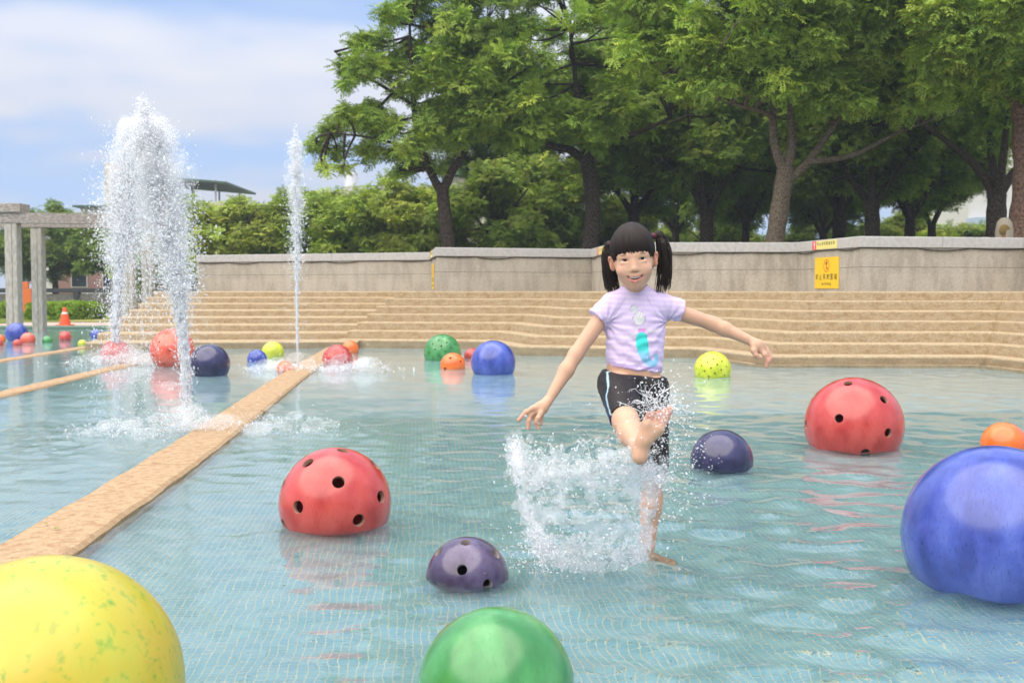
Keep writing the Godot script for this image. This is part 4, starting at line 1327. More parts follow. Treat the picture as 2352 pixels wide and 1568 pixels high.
func ball_mesh(R: float, holes: Array, ang: float, sub: int, lump: float, sd: int) -> Array:
	# [shell, rims]: a hollow ball with round holes cut through, and the thickness of its wall inside each hole
	if not spheres.has(sub): spheres[sub] = icosphere(sub)
	var V: PackedVector3Array = spheres[sub][0].duplicate()
	var F: PackedInt32Array = spheres[sub][1]
	var inside := PackedInt32Array()
	inside.resize(V.size())
	inside.fill(-1)
	var ca := cos(ang)
	for i in V.size():
		for h in holes.size():
			if V[i].dot(holes[h]) > ca:
				inside[i] = h
	var I := PackedInt32Array()
	for f in range(0, F.size(), 3):
		if inside[F[f]] >= 0 and inside[F[f + 1]] >= 0 and inside[F[f + 2]] >= 0: continue
		I.append_array(PackedInt32Array([F[f], F[f + 2], F[f + 1]]))
	var n := FastNoiseLite.new()
	n.seed = sd
	n.frequency = 1.3
	var P := PackedVector3Array()
	P.resize(V.size())
	for i in V.size():
		var d := V[i]
		if inside[i] >= 0:
			var a: Vector3 = holes[inside[i]]
			var s := (d - a * d.dot(a)).normalized()
			d = a * ca + s * sin(ang)
		P[i] = d * R * (1.0 + lump * n.get_noise_3dv(d))
		V[i] = d
	var rims := []
	for h in holes:
		var st := new_st()
		st.set_smooth_group(1)
		var x: Vector3 = (h as Vector3).cross(Vector3(0.3, 0.5, 0.8)).normalized()
		var y: Vector3 = x.cross(h)
		var m := 22
		var rad := R * sin(ang)
		var rows := [[rad * 1.02, R * ca + 0.0004], [rad * 0.975, R * ca - 0.002], [rad * 0.955, R * ca - 0.006], [rad * 0.955, R * ca - 0.018]]
		for q in rows.size() - 1:
			for k in m:
				var c0 := cos(TAU * k / m)
				var s0 := sin(TAU * k / m)
				var c1 := cos(TAU * (k + 1) / m)
				var s1 := sin(TAU * (k + 1) / m)
				var A: Vector3 = h * rows[q][1] + (x * c0 + y * s0) * rows[q][0]
				var B: Vector3 = h * rows[q][1] + (x * c1 + y * s1) * rows[q][0]
				var C: Vector3 = h * rows[q + 1][1] + (x * c1 + y * s1) * rows[q + 1][0]
				var D: Vector3 = h * rows[q + 1][1] + (x * c0 + y * s0) * rows[q + 1][0]
				quad(st, A, D, C, B)
		rims.append(done(st))
	return [arrays_mesh(P, V, I), rims]

func glaze(called: String, dark: Vector3, mid: Vector3, pale: Vector3, sd: int, rough := 0.22, streak := 0.35) -> StandardMaterial3D:
	# fired glaze: uneven tone, runs down the sides, fine speckle
	var m := M(called, Color.WHITE, rough, 0.5)
	var SIM := FastNoiseLite.TYPE_SIMPLEX_SMOOTH
	tri(m, ntex(SIM, 0.016, 5, [[0.25, dark.x, dark.y, dark.z], [0.48, mid.x, mid.y, mid.z], [0.78, pale.x, pale.y, pale.z]], sd, 256), Vector3(1.7, 1.0, 1.7), false)
	over(m, ntex(SIM, 0.14, 4, [[0.12, 1.0 - streak, 1.0 - streak, 1.0 - streak], [0.26, 0.98, 0.98, 0.98], [0.5, 1, 1, 1]], sd + 1, 256), Vector3(2.6, 0.9, 2.6), false)
	m.clearcoat_enabled = true
	m.clearcoat = 0.4
	m.clearcoat_roughness = 0.26
	relief(m, grey_tex(SIM, 0.02, 3, sd + 2, false, 4.0, 256), 0.03)
	return m

func ring_holes(n: int, sd: int) -> Array:
	var out := []
	for i in n:
		var y := 1.0 - 2.0 * (i + 0.5) / n
		var a := i * 2.39996 + sd
		var s := sqrt(1 - y * y)
		out.append(Vector3(cos(a) * s, y, sin(a) * s))
	return out

func ball(at: Vector3, R: float, m: Material, label: String, sd: int, holes := [], ang := 0.1, sub := 4, rim: Material = null) -> void:
	var built := ball_mesh(R, holes, ang, sub, 0.012, sd)
	if holes.is_empty():
		var o := part("ceramic_ball", built[0], m, self, at)
		tag(o, label, "ball", "glazed ceramic balls in the pool")
		o.rotation.y = sd * 1.7
		return
	var t := thing("ceramic_ball", label, "ball", at, 0.0, "glazed ceramic balls in the pool")
	part("shell", built[0], m, t)
	for r in built[1]: part("hole_rim", r, rim if rim else m, t)

func make_balls() -> void:
	var red := glaze("glaze_red", Vector3(0.42, 0.034, 0.029), Vector3(0.54, 0.055, 0.046), Vector3(0.62, 0.09, 0.074), 201)
	var coral := glaze("glaze_coral", Vector3(0.66, 0.09, 0.05), Vector3(0.80, 0.135, 0.08), Vector3(0.84, 0.19, 0.12), 205)
	var orange := glaze("glaze_orange", Vector3(0.74, 0.11, 0.012), Vector3(0.88, 0.17, 0.02), Vector3(0.92, 0.23, 0.035), 209)
	var blue := glaze("glaze_blue", Vector3(0.036, 0.055, 0.28), Vector3(0.058, 0.09, 0.42), Vector3(0.10, 0.145, 0.52), 213, 0.2, 0.45)
	var green := glaze("glaze_green", Vector3(0.038, 0.20, 0.05), Vector3(0.062, 0.285, 0.075), Vector3(0.11, 0.37, 0.13), 217)
	var navy := glaze("glaze_navy", Vector3(0.018, 0.016, 0.055), Vector3(0.032, 0.028, 0.085), Vector3(0.055, 0.05, 0.14), 221, 0.16)
	var purple := glaze("glaze_purple", Vector3(0.035, 0.02, 0.055), Vector3(0.065, 0.042, 0.10), Vector3(0.14, 0.11, 0.20), 225, 0.14, 0.55)
	var lime := glaze("glaze_lime", Vector3(0.48, 0.56, 0.02), Vector3(0.62, 0.68, 0.03), Vector3(0.70, 0.72, 0.07), 229, 0.3, 0.2)
	var yellow := M("glaze_yellow", Color.WHITE, 0.34, 0.45)
	var SIM := FastNoiseLite.TYPE_SIMPLEX_SMOOTH
	tri(yellow, ntex(SIM, 0.014, 3, [[0.3, 0.56, 0.42, 0.03], [0.5, 0.58, 0.475, 0.04], [0.7, 0.53, 0.51, 0.055]], 233, 256), Vector3(1.5, 1.5, 1.5), false)
	over(yellow, ntex(SIM, 0.06, 5, [[0.16, 0.30, 0.72, 0.85], [0.235, 0.62, 0.92, 0.95], [0.28, 1, 1, 1]], 234, 256), Vector3(1.9, 2.4, 1.9), false)
	yellow.clearcoat_enabled = true
	yellow.clearcoat = 0.3
	yellow.clearcoat_roughness = 0.25
	var clay := M("bare_clay", lin(0.40, 0.20, 0.15), 0.8, 0.3)
	var clay_pale := M("pale_clay", lin(0.34, 0.28, 0.27), 0.8, 0.3)
	# near
	ball(Vector3(-0.966, 0.131, -2.199), 0.2825, yellow, "huge yellow ball with green specks in the lower left corner", 1, [], 0.1, 5)
	ball(Vector3(-0.037, 0.037, -2.5), 0.183, green, "plain green ball cut by the bottom edge of the picture", 2, [], 0.1, 5)
	var h := [Vector3(0.164, 0.977, 0.133), Vector3(-0.412, 0.802, 0.433), Vector3(0.191, 0.530, 0.826), Vector3(0.879, 0.198, 0.434), Vector3(-0.509, 0.100, 0.855), Vector3(0.540, -0.135, 0.831), Vector3(-0.894, 0.372, 0.249), Vector3(0.714, 0.700, 0.008), Vector3(-0.834, -0.295, 0.466), Vector3(0.1, 0.55, -0.83), Vector3(-0.6, 0.3, -0.74), Vector3(0.65, 0.1, -0.75)]
	ball(Vector3(-0.735, 0.079, -4.489), 0.231, red, "red ball with large round holes left of the splash", 3, norm(h), 0.112, 5, clay)
	h = [Vector3(-0.029, 0.952, 0.304), Vector3(-0.676, 0.704, 0.218), Vector3(0.686, 0.671, 0.282), Vector3(-0.089, 0.443, 0.892), Vector3(0.510, 0.081, 0.857), Vector3(0.986, 0.063, 0.153), Vector3(0.0, 0.5, -0.85)]
	ball(Vector3(-0.151, -0.009, -3.634), 0.14, purple, "small dark purple domed ball with round holes in front of the splash", 4, norm(h), 0.128, 5, clay_pale)
	ball(Vector3(1.148, 0.032, -5.918), 0.171, navy, "plain dark navy ball just right of the girl's legs", 5, [], 0.1, 5)
	h = [Vector3(-0.240, 0.909, 0.341), Vector3(0.375, 0.610, 0.698), Vector3(-0.770, 0.623, -0.139), Vector3(-0.554, 0.246, 0.796), Vector3(0.400, -0.029, 0.916), Vector3(-1.0, 0.026, -0.006), Vector3(-0.048, -0.432, 0.901), Vector3(0.85, 0.45, 0.1), Vector3(0.3, 0.5, -0.8)]
	ball(Vector3(2.121, 0.127, -6.714), 0.299, red, "big red ball with round holes on the right beyond the navy ball", 6, norm(h), 0.092, 5, clay)
	ball(Vector3(3.076, 0.001, -6.763), 0.139, orange, "orange ball half hidden behind the huge blue ball", 7)
	ball(Vector3(1.615, 0.143, -3.586), 0.303, blue, "huge plain blue ball at the right edge", 8, [], 0.1, 5)
	# middle distance
	ball(Vector3(2.261, 0.073, -12.232), 0.208, lime, "lime yellow ball covered with small dots near the steps right of the girl", 9, ring_holes(90, 1), 0.052, 5)
	ball(Vector3(-0.218, 0.125, -12.645), 0.261, blue, "plain blue ball left of the girl's arm before the steps", 10, [], 0.1, 5)
	ball(Vector3(-0.976, 0.094, -15.231), 0.262, green, "green ball covered with small dots before the steps", 11, ring_holes(90, 2), 0.045, 5)
	h = [Vector3(-0.166, 0.638, 0.752), Vector3(0.658, 0.359, 0.662), Vector3(-0.578, -0.190, 0.793), Vector3(-0.8, 0.5, 0.1), Vector3(0.1, 0.9, -0.3)]
	ball(Vector3(-0.734, 0.038, -13.467), 0.157, orange, "orange ball with holes in front of the green dotted ball", 12, norm(h), 0.1, 5)
	ball(Vector3(-0.573, 0.03, -15.555), 0.115, red, "small red ball peeping out behind the plain blue ball", 13)
	ball(Vector3(-2.297, 0.056, -14.293), 0.2, red, "red ball in the spray right of the thin fountain", 14)
	ball(Vector3(-2.5, 0.06, -16.776), 0.134, orange, "orange ball at the step corner behind the red ball in the spray", 15)
	ball(Vector3(-3.464, 0.067, -15.72), 0.164, lime, "plain lime yellow ball left of the thin fountain", 16)
	ball(Vector3(-3.484, 0.027, -14.838), 0.134, blue, "small blue ball with dots in front of the plain lime ball", 17, ring_holes(22, 3), 0.075, 4)
	ball(Vector3(-2.715, 0.03, -12.976), 0.096, orange, "small orange ball at the foot of the thin fountain", 18)
	ball(Vector3(-3.457, 0.125, -12.41), 0.229, navy, "dark navy ball right of the big fountain column", 19, [], 0.1, 5)
	ball(Vector3(-4.364, 0.2, -13.95), 0.279, coral, "big coral ball with small holes behind the big fountain", 20, ring_holes(26, 4), 0.05, 5, clay)
	ball(Vector3(-5.262, 0.111, -14.431), 0.202, red, "red ball behind the left jet of the big fountain", 21)
	# far left
	ball(Vector3(-9.579, 0.141, -21.01), 0.208, blue, "blue ball before the first pergola column", 22)
	ball(Vector3(-8.96, 0.059, -20.105), 0.133, coral, "coral ball touching the far blue ball's right side", 23)
	ball(Vector3(-8.732, 0.03, -19.178), 0.08, red, "small red ball in front of the far blue ball", 24)
	ball(Vector3(-9.648, 0.05, -20.49), 0.088, orange, "orange ball cut by the left edge of the picture", 25)
	ball(Vector3(-9.025, 0.03, -19.083), 0.08, red, "red ball cut by the left edge, lowest of the far group", 26)
	ball(Vector3(-8.694, 0.03, -20.329), 0.095, green, "small green ball beyond the second pergola column", 27)
	ball(Vector3(-8.686, 0.06, -21.127), 0.115, red, "dark red ball directly below the traffic cone", 28)
	ball(Vector3(-7.556, 0.03, -19.098), 0.075, lime, "small yellow ball by the left end of the steps", 29)
	ball(Vector3(-8.457, 0.07, -22.098), 0.118, blue, "small blue ball behind the left end of the steps", 30)

func norm(a: Array) -> Array:
	var out := []
	for v in a: out.append(v.normalized())
	return out

# ------------------------------------------------------------------ fountains and splash
func drop_mesh(sub: int) -> ArrayMesh:
	var s := icosphere(sub)
	var V: PackedVector3Array = s[0]
	var I := PackedInt32Array()
	for f in range(0, s[1].size(), 3): I.append_array(PackedInt32Array([s[1][f], s[1][f + 2], s[1][f + 1]]))
	return arrays_mesh(V, V, I)

var drop: ArrayMesh
var drop2: ArrayMesh

func drop_at(p: Vector3, s: float, vel: Vector3, long: float) -> Transform3D:
	var y := vel.normalized() if vel.length() > 0.01 else Vector3.UP
	var x := y.cross(Vector3(0.3, 0.1, 0.9)).normalized()
	var z := x.cross(y)
	return Transform3D(Basis(x * s, y * s * long, z * s), p)

func blob_strand(V: PackedVector3Array, N: PackedVector3Array, I: PackedInt32Array, p: PackedVector3Array, r0: float, r: RandomNumberGenerator, sides := 6) -> void:
	var rr := PackedFloat32Array()
	var ph := r.randf() * TAU
	for i in p.size():
		var f := float(i) / (p.size() - 1)
		rr.append(maxf(0.0008, r0 * sin(PI * clampf(f * 0.94 + 0.03, 0, 1)) * (1.0 + 0.55 * sin(i * 1.7 + ph))))
	add_tube(V, N, I, p, rr, sides)

func jet(called: String, label: String, base: Vector3, H: float, lean: Vector3, core_r: float, head_r: float, n: int, sd: int, drop_s: float) -> void:
	# a jet of water: a twisted column that breaks up on its way, a ragged head, and drops raining back
	var o := thing(called, label, "fountain", base, 0.0, "fountain jets")
	var r := RandomNumberGenerator.new()
	r.seed = sd
	var V := PackedVector3Array()
	var N := PackedVector3Array()
	var I := PackedInt32Array()
	# ropes of water twisted together
	for k in 15:
		var p := PackedVector3Array()
		var a0 := r.randf() * TAU
		var y0 := 0.0 if k < 6 else r.randf_range(0.05, 0.7)
		var y1 := minf(1.0, y0 + r.randf_range(0.2, 0.55)) if k >= 6 else r.randf_range(0.55, 0.95)
		for i in 46:
			var f := lerpf(y0, y1, i / 45.0)
			var rad := core_r * (0.45 + 0.6 * f) + head_r * 0.35 * pow(f, 4.0)
			var a := a0 + f * 5.0 * (1 if k % 2 else -1) + 0.5 * sin(i * 0.9 + k)
			p.append(lean * f * f + Vector3(cos(a) * rad * 0.7, f * H, sin(a) * rad * 0.7) + Vector3(r.randfn(), 0, r.randfn()) * core_r * 0.22)
		blob_strand(V, N, I, p, core_r * r.randf_range(0.35, 0.7), r)
	part("water_column", arrays_mesh(V, N, I), mats.water_foam, o)
	var xf := []
	for i in n:
		var u := r.randf()
		var p: Vector3
		var s := drop_s * exp(clampf(r.randfn(), -2.0, 1.9) * 0.5)
		var vel := Vector3.UP
		if u < 0.30:   # along the column
			var f := pow(r.randf(), 0.8)
			var rad := absf(r.randfn()) * (core_r * (0.8 + 1.2 * f) + head_r * 0.3 * pow(f, 3.0))
			var a := r.randf() * TAU
			p = lean * f * f + Vector3(cos(a) * rad, f * H, sin(a) * rad)
			vel = Vector3(r.randfn() * 0.2, 1, r.randfn() * 0.2)
		elif u < 0.72:  # the head: a ragged plume, densest in its middle
			var f := r.randf_range(0.42, 1.04)
			var w := head_r * (0.40 + 0.85 * sin(PI * clampf((f - 0.35) / 0.72, 0, 1)))
			w *= 1.0 if f < 0.98 else 0.5
			p = lean * f * f + Vector3(r.randfn() * w * 0.46, f * H + r.randfn() * 0.05, r.randfn() * w * 0.46)
			vel = Vector3(r.randfn() * 0.6, r.randf_range(-1, 1), r.randfn() * 0.6)
			s *= 1.05
		else:           # falling round it
			var f := pow(r.randf(), 0.7)
			var fall := 1.0 - f
			var rad := head_r * (0.35 + 1.15 * fall) * sqrt(r.randf()) + absf(r.randfn()) * head_r * 0.35
			var a := r.randf() * TAU
			p = lean * (1.2 + fall * 0.6) + Vector3(cos(a) * rad, f * H * 0.98, sin(a) * rad)
			vel = Vector3(cos(a) * 0.2, -1, sin(a) * 0.2)
			s *= 0.72
		xf.append(drop_at(p, s, vel, r.randf_range(1.0, 2.4)))
	multi("spray", drop, mats.water_drop, xf, PackedColorArray(), o).set_meta("kind", "stuff")
	# the fine mist that fills the plume
	xf = []
	for i in 420:
		var f := pow(r.randf(), 0.6) * 0.98
		var w := core_r * (0.5 + f) + head_r * 0.42 * smoothstep(0.3, 0.85, f)
		var p := lean * f * f + Vector3(r.randfn() * w * 0.6, f * H, r.randfn() * w * 0.6)
		var s := (core_r * 0.6 + head_r * 0.22 * smoothstep(0.3, 0.8, f)) * r.randf_range(0.4, 1.0)
		xf.append(drop_at(p, s, Vector3(r.randfn() * 0.3, 1, r.randfn() * 0.3), r.randf_range(1.2, 2.6)))
	multi("mist", drop2, mats.water_mist, xf, PackedColorArray(), o).set_meta("kind", "stuff")

func froth(label: String, at: Vector3, spread: Array, n: int, sd: int, s0: float) -> void:
	# broken water where the jets rain down; spread: [offset, half-lengths]
	var o := thing("froth", label, "splash", at)
	var r := RandomNumberGenerator.new()
	r.seed = sd
	var xf := []
	for i in n:
		var q: Array = spread[r.randi() % spread.size()]
		var e: Vector3 = q[1]
		var d := Vector3(r.randfn() * e.x * 0.5, 0, r.randfn() * e.z * 0.5)
		var h := absf(r.randfn()) * e.y * exp(-d.length_squared() / (e.x * e.x) * 0.8)
		var p: Vector3 = q[0] + d + Vector3(0, h, 0)
		xf.append(drop_at(p, s0 * exp(r.randfn() * 0.5) * (0.7 if h > e.y else 1.0), Vector3(r.randfn() * 0.5, 1, r.randfn() * 0.5), r.randf_range(1.0, 2.0)))
	multi("spray", drop, mats.water_drop, xf, PackedColorArray(), o).set_meta("kind", "stuff")
	xf = []
	for i in 45:
		var q: Array = spread[r.randi() % spread.size()]
		var e: Vector3 = q[1]
		var d := Vector3(r.randfn() * e.x * 0.45, 0, r.randfn() * e.z * 0.45)
		xf.append(drop_at(q[0] + d + Vector3(0, absf(r.randfn()) * e.y * 0.7, 0), e.y * r.randf_range(0.2, 0.6), Vector3(1, 0.2, 0), r.randf_range(1.2, 2.5)))
	multi("mist", drop2, mats.water_mist, xf, PackedColorArray(), o).set_meta("kind", "stuff")

func make_fountains() -> void:
	drop = drop_mesh(1)
	drop2 = drop_mesh(2)
	jet("fountain_jet", "big white fountain jet rising from the near kerb at the left", Vector3(-2.262, 0.02, -7.543), 2.12, Vector3(-0.26, 0, 0.0), 0.036, 0.175, 30000, 301, 0.0027)
	jet("fountain_jet", "tall fountain jet behind the big one, rising from the middle kerb", Vector3(-5.243, 0.02, -14.358), 3.12, Vector3(0.42, 0, 0.0), 0.055, 0.36, 30000, 302, 0.0045)
	jet("fountain_jet", "thin fountain jet standing alone at the far end of the near kerb", Vector3(-2.603, 0.02, -13.171), 2.78, Vector3(0.0, 0, 0.0), 0.017, 0.12, 4200, 303, 0.0036)
	froth("white froth of falling water at the foot of the big fountain", Vector3(-2.26, 0.0, -7.4), [[Vector3(-0.35, 0.0, 0.1), Vector3(0.42, 0.07, 0.35)], [Vector3(0.62, 0.0, 0.0), Vector3(0.55, 0.09, 0.35)], [Vector3(0.05, 0.0, 0.05), Vector3(0.25, 0.16, 0.22)]], 6000, 311, 0.0016)
	froth("white froth of falling water at the foot of the thin fountain", Vector3(-2.6, 0.0, -13.1), [[Vector3(0.6, 0.0, 0.2), Vector3(0.7, 0.12, 0.4)], [Vector3(-0.2, 0.0, 0.1), Vector3(0.4, 0.1, 0.3)]], 3000, 312, 0.0030)
	froth("white froth of falling water at the foot of the tall fountain behind", Vector3(-5.2, 0.0, -14.3), [[Vector3(0.3, 0.0, 0.1), Vector3(0.8, 0.14, 0.5)]], 3000, 313, 0.0034)

func make_splash() -> void:
	var o := thing("water_splash", "sheet of clear water and drops kicked up by the girl's raised foot", "splash", Vector3(0.35, 0.0, -3.8))
	var org := o.position
	var r := RandomNumberGenerator.new()
	r.seed = 404
	var nz := FastNoiseLite.new()
	nz.seed = 45
	nz.frequency = 9.0
	nz.fractal_octaves = 3
	# the film: a torn bowl of water open to the right, from the pool surface up to a ragged rim
	var low := spline(PackedVector3Array([Vector3(0.094, 0.027, -3.891), Vector3(0.131, 0.006, -3.760), Vector3(0.229, 0.003, -3.680), Vector3(0.365, 0.004, -3.700), Vector3(0.466, 0.001, -3.820)]), 12)
	var midl := spline(PackedVector3Array([Vector3(0.019, 0.268, -3.892), Vector3(0.058, 0.233, -3.670), Vector3(0.221, 0.213, -3.549), Vector3(0.382, 0.234, -3.590), Vector3(0.500, 0.228, -3.770)]), 12)
	var high := spline(PackedVector3Array([Vector3(0.000, 0.427, -3.900), Vector3(0.042, 0.431, -3.639), Vector3(0.216, 0.440, -3.480), Vector3(0.386, 0.444, -3.500), Vector3(0.530, 0.355, -3.696)]), 12)
	var V := PackedVector3Array()
	var N := PackedVector3Array()
	var I := PackedInt32Array()
	var nu := low.size()
	var nv := 44
	var keep := PackedByteArray()
	for j in nv:
		var f := float(j) / (nv - 1)
		for i in nu:
			var p := low[i].lerp(midl[i], f * 2.0) if f < 0.5 else midl[i].lerp(high[i], f * 2.0 - 1.0)
			p.y -= 0.02 * sin(PI * f)
			p += Vector3(nz.get_noise_3dv(p), nz.get_noise_3dv(p + Vector3(7, 0, 0)), nz.get_noise_3dv(p + Vector3(0, 7, 0))) * 0.030
			V.append(p - org)
			var hole := nz.get_noise_3d(i * 0.018, f * 0.7, 5.0)
			var g := float(i) / (nu - 1)
			var edge := minf(g, 1.0 - g)
			keep.append(1 if (edge < 0.10 + 0.06 * nz.get_noise_2d(f * 2.0, 3.0) or f < 0.16 or f > 0.74 or hole > -0.06) and not (f > 0.93 and hole > 0.1) else 0)
	N.resize(V.size())
	for j in nv - 1:
		for i in nu - 1:
			var a := j * nu + i
			if keep[a] + keep[a + 1] + keep[a + nu] + keep[a + nu + 1] < 3: continue
			var nn := (V[a + nu] - V[a]).cross(V[a + 1] - V[a])
			for q in [a, a + 1, a + nu, a + nu + 1]: N[q] += nn
			I.append_array(PackedInt32Array([a, a + 1, a + nu, a + 1, a + nu + 1, a + nu]))
	for i in N.size(): N[i] = N[i].normalized() if N[i].length() > 0 else Vector3.UP
	part("water_film", arrays_mesh(V, N, I), mats.water_film, o)
	# ropes of water along the rim and in the net of holes
	V = PackedVector3Array()
	N = PackedVector3Array()
	I = PackedInt32Array()
	for k in 150:
		var f := r.randf()
		var t := [low, midl, high]
		var band := r.randf()
		var g0 := r.randf_range(0, 0.93)
		var g1 := g0 + r.randf_range(0.02, 0.12)
		var pts := PackedVector3Array()
		f = r.randf_range(0.7, 1.04) if band < 0.55 else r.randf_range(0.0, 0.16) if band < 0.75 else r.randf_range(0.1, 0.8)
		var df := r.randf_range(-0.12, 0.12)
		var wob := r.randf() * TAU
		for i in 14:
			var g := clampf(lerpf(g0, g1, i / 13.0), 0, 1) * (nu - 1)
			var i0 := mini(int(g), nu - 2)
			var ff := clampf(f + df * i / 13.0, 0, 1.05)
			var pl := low[i0].lerp(low[i0 + 1], g - i0)
			var pm := midl[i0].lerp(midl[i0 + 1], g - i0)
			var ph := high[i0].lerp(high[i0 + 1], g - i0)
			var p := pl.lerp(pm, ff * 2.0) if ff < 0.5 else pm.lerp(ph, ff * 2.0 - 1.0)
			p += Vector3(nz.get_noise_3dv(p), nz.get_noise_3dv(p + Vector3(7, 0, 0)), nz.get_noise_3dv(p + Vector3(0, 7, 0))) * 0.032
			p += Vector3(0, 0.008 * sin(i * 1.1 + wob), 0.006 * cos(i * 0.9 + wob))
			pts.append(p - org)
		blob_strand(V, N, I, pts, r.randf_range(0.0010, 0.0030), r, 5)
	# fingers of water thrown up by the toes
	for k in 28:
		var a := Vector3(r.randf_range(0.40, 0.50), r.randf_range(0.565, 0.615), -3.44)
		var d := Vector3(r.randf_range(-0.09, 0.14), r.randf_range(-0.02, 0.11), r.randf_range(-0.05, 0.05))
		var pts := PackedVector3Array()
		for i in 8:
			var f := i / 7.0
			pts.append(a + d * f + Vector3(0, -0.02 * f * f, 0) + Vector3(r.randfn(), r.randfn(), r.randfn()) * 0.003 - org)
		blob_strand(V, N, I, pts, r.randf_range(0.0008, 0.0022), r, 5)
	part("water_strands", arrays_mesh(V, N, I), mats.water_drop, o).set_meta("kind", "stuff")
	# drops
	var xf := []
	for i in 11000:
		var u := r.randf()
		var p: Vector3
		var s := 0.00105 * exp(clampf(r.randfn(), -2.0, 1.9) * 0.6)
		if u < 0.50:
			var g := r.randf() * (nu - 1.001)
			var i0 := int(g)
			var ff := 0.86 + r.randfn() * 0.10 if u < 0.26 else 0.05 + absf(r.randfn()) * 0.13
			var pl := low[i0].lerp(low[i0 + 1], g - i0)
			var pm := midl[i0].lerp(midl[i0 + 1], g - i0)
			var ph := high[i0].lerp(high[i0 + 1], g - i0)
			p = pl.lerp(pm, ff * 2.0) if ff < 0.5 else pm.lerp(ph, ff * 2.0 - 1.0)
			p += Vector3(r.randfn(), r.randfn(), r.randfn()) * 0.022
		elif u < 0.66:
			p = Vector3(0.185, 0.073, -3.683) + Vector3(r.randfn() * 0.112, r.randfn() * 0.051, r.randfn() * 0.06)
		elif u < 0.76:
			p = Vector3(0.480, 0.597, -3.42) + Vector3(r.randfn() * 0.048, r.randfn() * 0.046, r.randfn() * 0.05)
		elif u < 0.87:
			p = Vector3(0.524, 0.404, -3.528) + Vector3(r.randfn() * 0.057, r.randfn() * 0.114, r.randfn() * 0.10)
		else:
			p = Vector3(0.279, 0.310, -3.574) + Vector3(r.randfn() * 0.137, r.randfn() * 0.122, r.randfn() * 0.12)
		if p.y < 0.004: p.y = 0.004 + r.randf() * 0.02
		xf.append(drop_at(p - org, s, Vector3(r.randfn(), r.randfn(), r.randfn()), r.randf_range(1.0, 1.9)))
	multi("mist", drop2, mats.water_mist, splash_mist(low, midl, high, org, r), PackedColorArray(), o).set_meta("kind", "stuff")
	multi("drops", drop, mats.water_drop, xf, PackedColorArray(), o).set_meta("kind", "stuff")

func splash_mist(low: PackedVector3Array, midl: PackedVector3Array, high: PackedVector3Array, org: Vector3, r: RandomNumberGenerator) -> Array:
	# fine spray hanging along the rim, at the foot and beside the leg
	var out := []
	var nu := low.size()
	for i in 620:
		var u := r.randf()
		var g := r.randf() * (nu - 1.001)
		var i0 := int(g)
		var f := 0.84 + r.randfn() * 0.09 if u < 0.34 else absf(r.randfn()) * 0.16 if u < 0.55 else r.randf()
		var pl := low[i0].lerp(low[i0 + 1], g - i0)
		var pm := midl[i0].lerp(midl[i0 + 1], g - i0)
		var ph := high[i0].lerp(high[i0 + 1], g - i0)
		var p := pl.lerp(pm, f * 2.0) if f < 0.5 else pm.lerp(ph, f * 2.0 - 1.0)
		p += Vector3(r.randfn(), r.randfn(), r.randfn()) * 0.014
		p.y = maxf(p.y, 0.012)
		out.append(drop_at(p - org, r.randf_range(0.005, 0.017), Vector3(r.randfn(), r.randfn(), r.randfn()), r.randf_range(1.0, 2.2)))
	return out

func make_small_things() -> void:
	# the pale cut log leaning against the tree at the right edge
	var o := thing("cut_log", "pale cut log with round brown ends beside the red-barked tree", "log", Vector3(8.55, 1.15, -19.0))
	part("trunk", lathe_mesh([[0.0, 0.0], [0.16, 0.0], [0.155, 0.35], [0.15, 0.85], [0.125, 1.0], [0.07, 1.07], [0.0, 1.09]], 18), mats.log_pale, o, Vector3(0.02, 0, 0))
	var b := part("branch_stub", lathe_mesh([[0.0, 0.0], [0.13, 0.0], [0.125, 0.3], [0.09, 0.42], [0.0, 0.45]], 14), mats.log_pale, o, Vector3(-0.02, 0.56, 0.02))
	b.rotation.z = 1.35
	part("cut_face", lathe_mesh([[0.0, 0.0], [0.085, -0.004], [0.1, -0.02]], 16), mats.log_cut, o, Vector3(-0.03, 0.86, 0.148)).rotation.x = PI / 2
	part("cut_face", lathe_mesh([[0.0, 0.0], [0.06, -0.004], [0.07, -0.02]], 16), mats.log_cut_red, o, Vector3(-0.02, 0.70, 0.150)).rotation.x = PI / 2
	# two fallen leaves on the wide kerb
	for q in [[Vector3(-1.87, 0.031, -4.33), 0.4, "green fallen leaf on the wide kerb, the left of two"], [Vector3(-1.80, 0.031, -4.22), 1.9, "green fallen leaf on the wide kerb, the right of two"]]:
		var V := PackedVector3Array([Vector3(0, 0, 0), Vector3(0.009, 0.004, 0.012), Vector3(0, 0.002, 0.034), Vector3(-0.009, 0.004, 0.012)])
		var N := PackedVector3Array([Vector3.UP, Vector3.UP, Vector3.UP, Vector3.UP])
		var lf := part("fallen_leaf", arrays_mesh(V, N, PackedInt32Array([0, 1, 2, 0, 2, 3]), PackedColorArray([Color(0.2, 0.3, 0.05), Color(0.2, 0.3, 0.05), Color(0.25, 0.33, 0.06), Color(0.2, 0.3, 0.05)])), mats.leaf, self, q[0])
		lf.rotation.y = q[1]
		tag(lf, q[2], "leaf")

# ------------------------------------------------------------------ the girl
# A body is a list of soft shapes joined with a smooth minimum and meshed as surface nets.
# cap: tapered capsule; ell: ellipsoid; box: rounded box. sub shapes are cut away.
func cap(a: Vector3, b: Vector3, ra: float, rb: float, k := 0.02, flat_b := false, sub := false) -> Dictionary:
	return {"t": 0, "a": a, "b": b, "ra": ra, "rb": rb, "k": k, "flat": flat_b, "sub": sub, "q": 1.0}

func oval(a: Vector3, b: Vector3, ra: float, rb: float, q: float, k := 0.03) -> Dictionary:
	# a capsule flattened front to back by q
	return {"t": 0, "a": a, "b": b, "ra": ra, "rb": rb, "k": k, "flat": false, "sub": false, "q": q}

